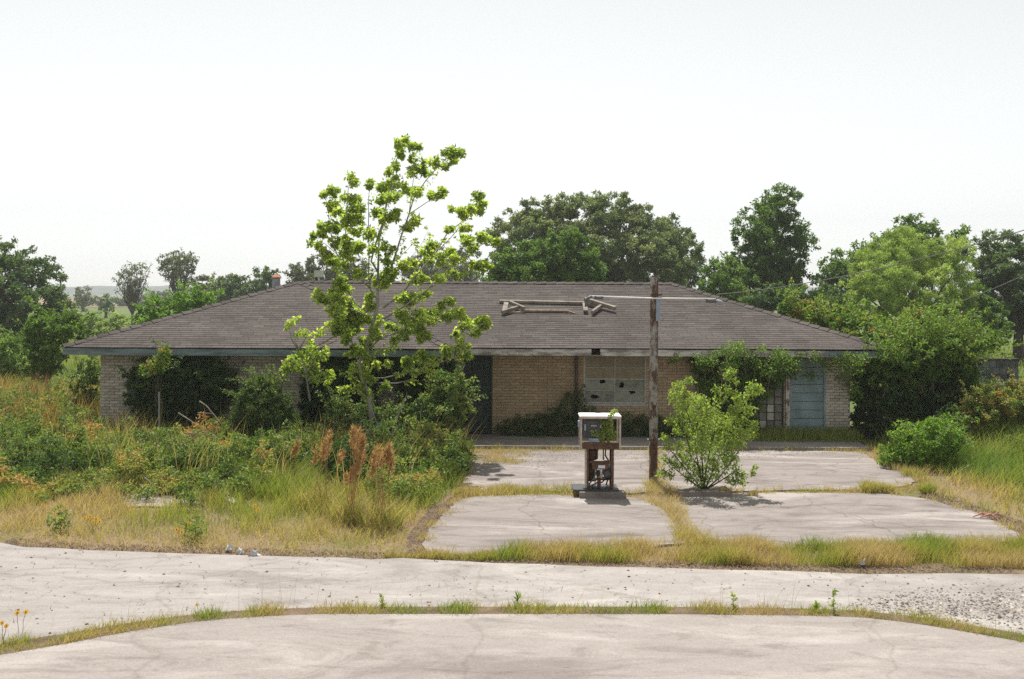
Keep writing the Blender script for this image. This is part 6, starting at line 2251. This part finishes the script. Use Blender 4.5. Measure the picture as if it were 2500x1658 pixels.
flower([(40, 1415), (60, 1413)], (48, 1474), 'pair of yellow flowers with dark eyes at the left edge of the front road')
flower([(5, 1438), (15, 1445)], (10, 1490), 'lower yellow flowers at the very left edge of the front road', .026)
flower([(455, 1396)], (456, 1418), 'single tiny yellow flower above the front grass strip', .018)
flower([(408, 1222), (432, 1216), (436, 1208), (420, 1228)], (425, 1245), 'yellow flowers nearest the pavement in the left weeds', .034)
flower([(588, 1168), (596, 1176), (590, 1182)], (592, 1205), 'yellow flowers in the left weeds, right of the broken slab', .034)
flower([(208, 1192), (222, 1198), (196, 1196), (230, 1204), (215, 1205)], (215, 1232), 'yellow flowers furthest left in the left weeds', .032)
flower([(100, 1166)], (100, 1195), 'orange-yellow bloom alone at the far left of the weeds', .032)
# green leafy weeds with those flowers
for x, y, h_, lab in [(450, 1252, .33, 'leafy green weed beside the yellow flowers nearest the pavement'), (140, 1230, .3, 'leafy green weed left of the yellow flowers in the left weeds'), (440, 1180, .34, 'corn-like green weed by the broken slab in the left weeds')]:
    p = G(x, y)
    t = thing('weed_plant', lab, 'weed', p, 'leafy weeds in the left foreground')
    m = MB()
    m.tube([p, p + Vector((.02, 0, h_))], [.006, .003], 5)
    m.build('stem', M['stem'], t)
    q = ball(p + Vector((0, 0, h_ * .6)), .2, 170, h_ * 1.3 / .4, 2)
    q = q[q[:, 2] > .02]
    Vv, Ff = leafgeo(q, .075, .4, (0, 0, .2), .35)
    mk('leaves', Vv, Ff, M['leaf_bramble'], t, np.clip(rng.normal(.45, .15, len(q)), 0, 1))

# ------------------------------------------------------------------ dead branches in the weeds
z5 = zs(200, 750, 3.4846)
db = thing('fallen_branch', 'bare grey fallen branches lying over the brambles in front of the left wall', 'branches', W(*z5(1100, 1150), 20.6))
for pts in [[(870, 1070), (980, 1075), (1080, 1085), (1145, 1110)], [(910, 1195), (1040, 1180), (1190, 1165)], [(1080, 1190), (1150, 1210), (1215, 1215)], [(960, 1060), (1060, 1060), (1130, 1095), (1180, 1135)], [(1000, 800), (1060, 840), (1110, 900), (1185, 990)], [(985, 900), (1110, 905)], [(820, 900), (900, 950), (990, 1010)], [(1290, 1220), (1330, 1260), (1300, 1290)], [(590, 1250), (700, 1260), (800, 1290)]]:
    mb = MB()
    yy = 20.6 if pts[0][1] > 1040 else 22.0
    mb.tube([W(*z5(x, y), yy - .03 * i) for i, (x, y) in enumerate(pts)], [.015] + [.012] * (len(pts) - 2) + [.005], 5)
    mb.build('limb', M['twig'], db)
for pts, yy, lab in [([(160, 1438), (250, 1446), (352, 1456)], 18.3, 'long pale stick lying level in the left weeds'), ([(530, 1448), (565, 1475), (602, 1512)], 17.6, 'short pale stick slanting down in the left weeds')]:
    mb = MB()
    P_ = [W(*z5(x, y), yy) for x, y in pts]
    mb.tube(P_, [.013, .011, .007], 5)
    o = mb.build('stick', M['twig'], loc=P_[0])
    tag(o, lab, 'stick')
mb = MB()
P_ = [G(2200, 1098, .05), G(2220, 1085, .15), G(2238, 1074, .22)]
mb.tube(P_, [.012, .012, .009], 5)
o = mb.build('stick', M['twig'], loc=P_[0])
tag(o, 'pale stick leaning out of the grass at the right of the forecourt', 'stick')

for i in range(46):
    x, y = random.uniform(-9.5, -1.8), random.uniform(17.2, 22.8)
    z_ = lh(x, y) * random.uniform(.5, 1.0)
    a = random.uniform(-.7, .7)
    L_ = random.uniform(.2, .7)
    p0 = Vector((x, y, z_))
    mb = MB()
    mb.tube(limb(p0, p0 + Vector((math.cos(a) * L_, math.sin(a) * L_ * .6, random.uniform(-.05, .35))), .05, 3, .06), [.007, .006, .005, .003], 4)
    mb.build('limb', M['twig'], db)
mb = MB()
mb.beam(W(704, 816, 23.3), W(774, 776, 23.3), .05, .03)
mb.beam(W(722, 812, 23.25), W(778, 786, 23.25), .035, .02)
o = mb.build('loose_board', M['lumber'], loc=W(740, 796, 23.3))
tag(o, 'thin pale board hanging loose across the left eave beside the young tree', 'board')

# a white post / tank glimpsed through the trees
wt = W(735, 632, 90)
mb = MB()
mb.box(wt.x - .38, wt.x + .38, 90, 90.6, wt.z - .3, wt.z + .3)
mb.box(wt.x - .07, wt.x + .07, 90.2, 90.4, 0, wt.z - .302)
o = mb.build('pale_sign', M['paper'], loc=(wt.x, 90, 0))
tag(o, 'pale square sign glimpsed through the hazy trees behind the left roof', 'sign')

# ================================================================== HAZE
hz = MB()
hz.box(-1850, 1850, -1850, 1850, -1.2, 34)
hm, nt, N, L, out = nodes('haze_air')
pv_ = N.new('ShaderNodeVolumePrincipled')
pv_.inputs['Color'].default_value = (0.985, 0.992, 1.0, 1)
pv_.inputs['Density'].default_value = 0.0005
pv_.inputs['Anisotropy'].default_value = 0.2
L.new(pv_.outputs[0], out.inputs['Volume'])
o = hz.build('haze', hm)
o['kind'] = 'stuff'
o['label'] = 'thin pale haze over the whole place'
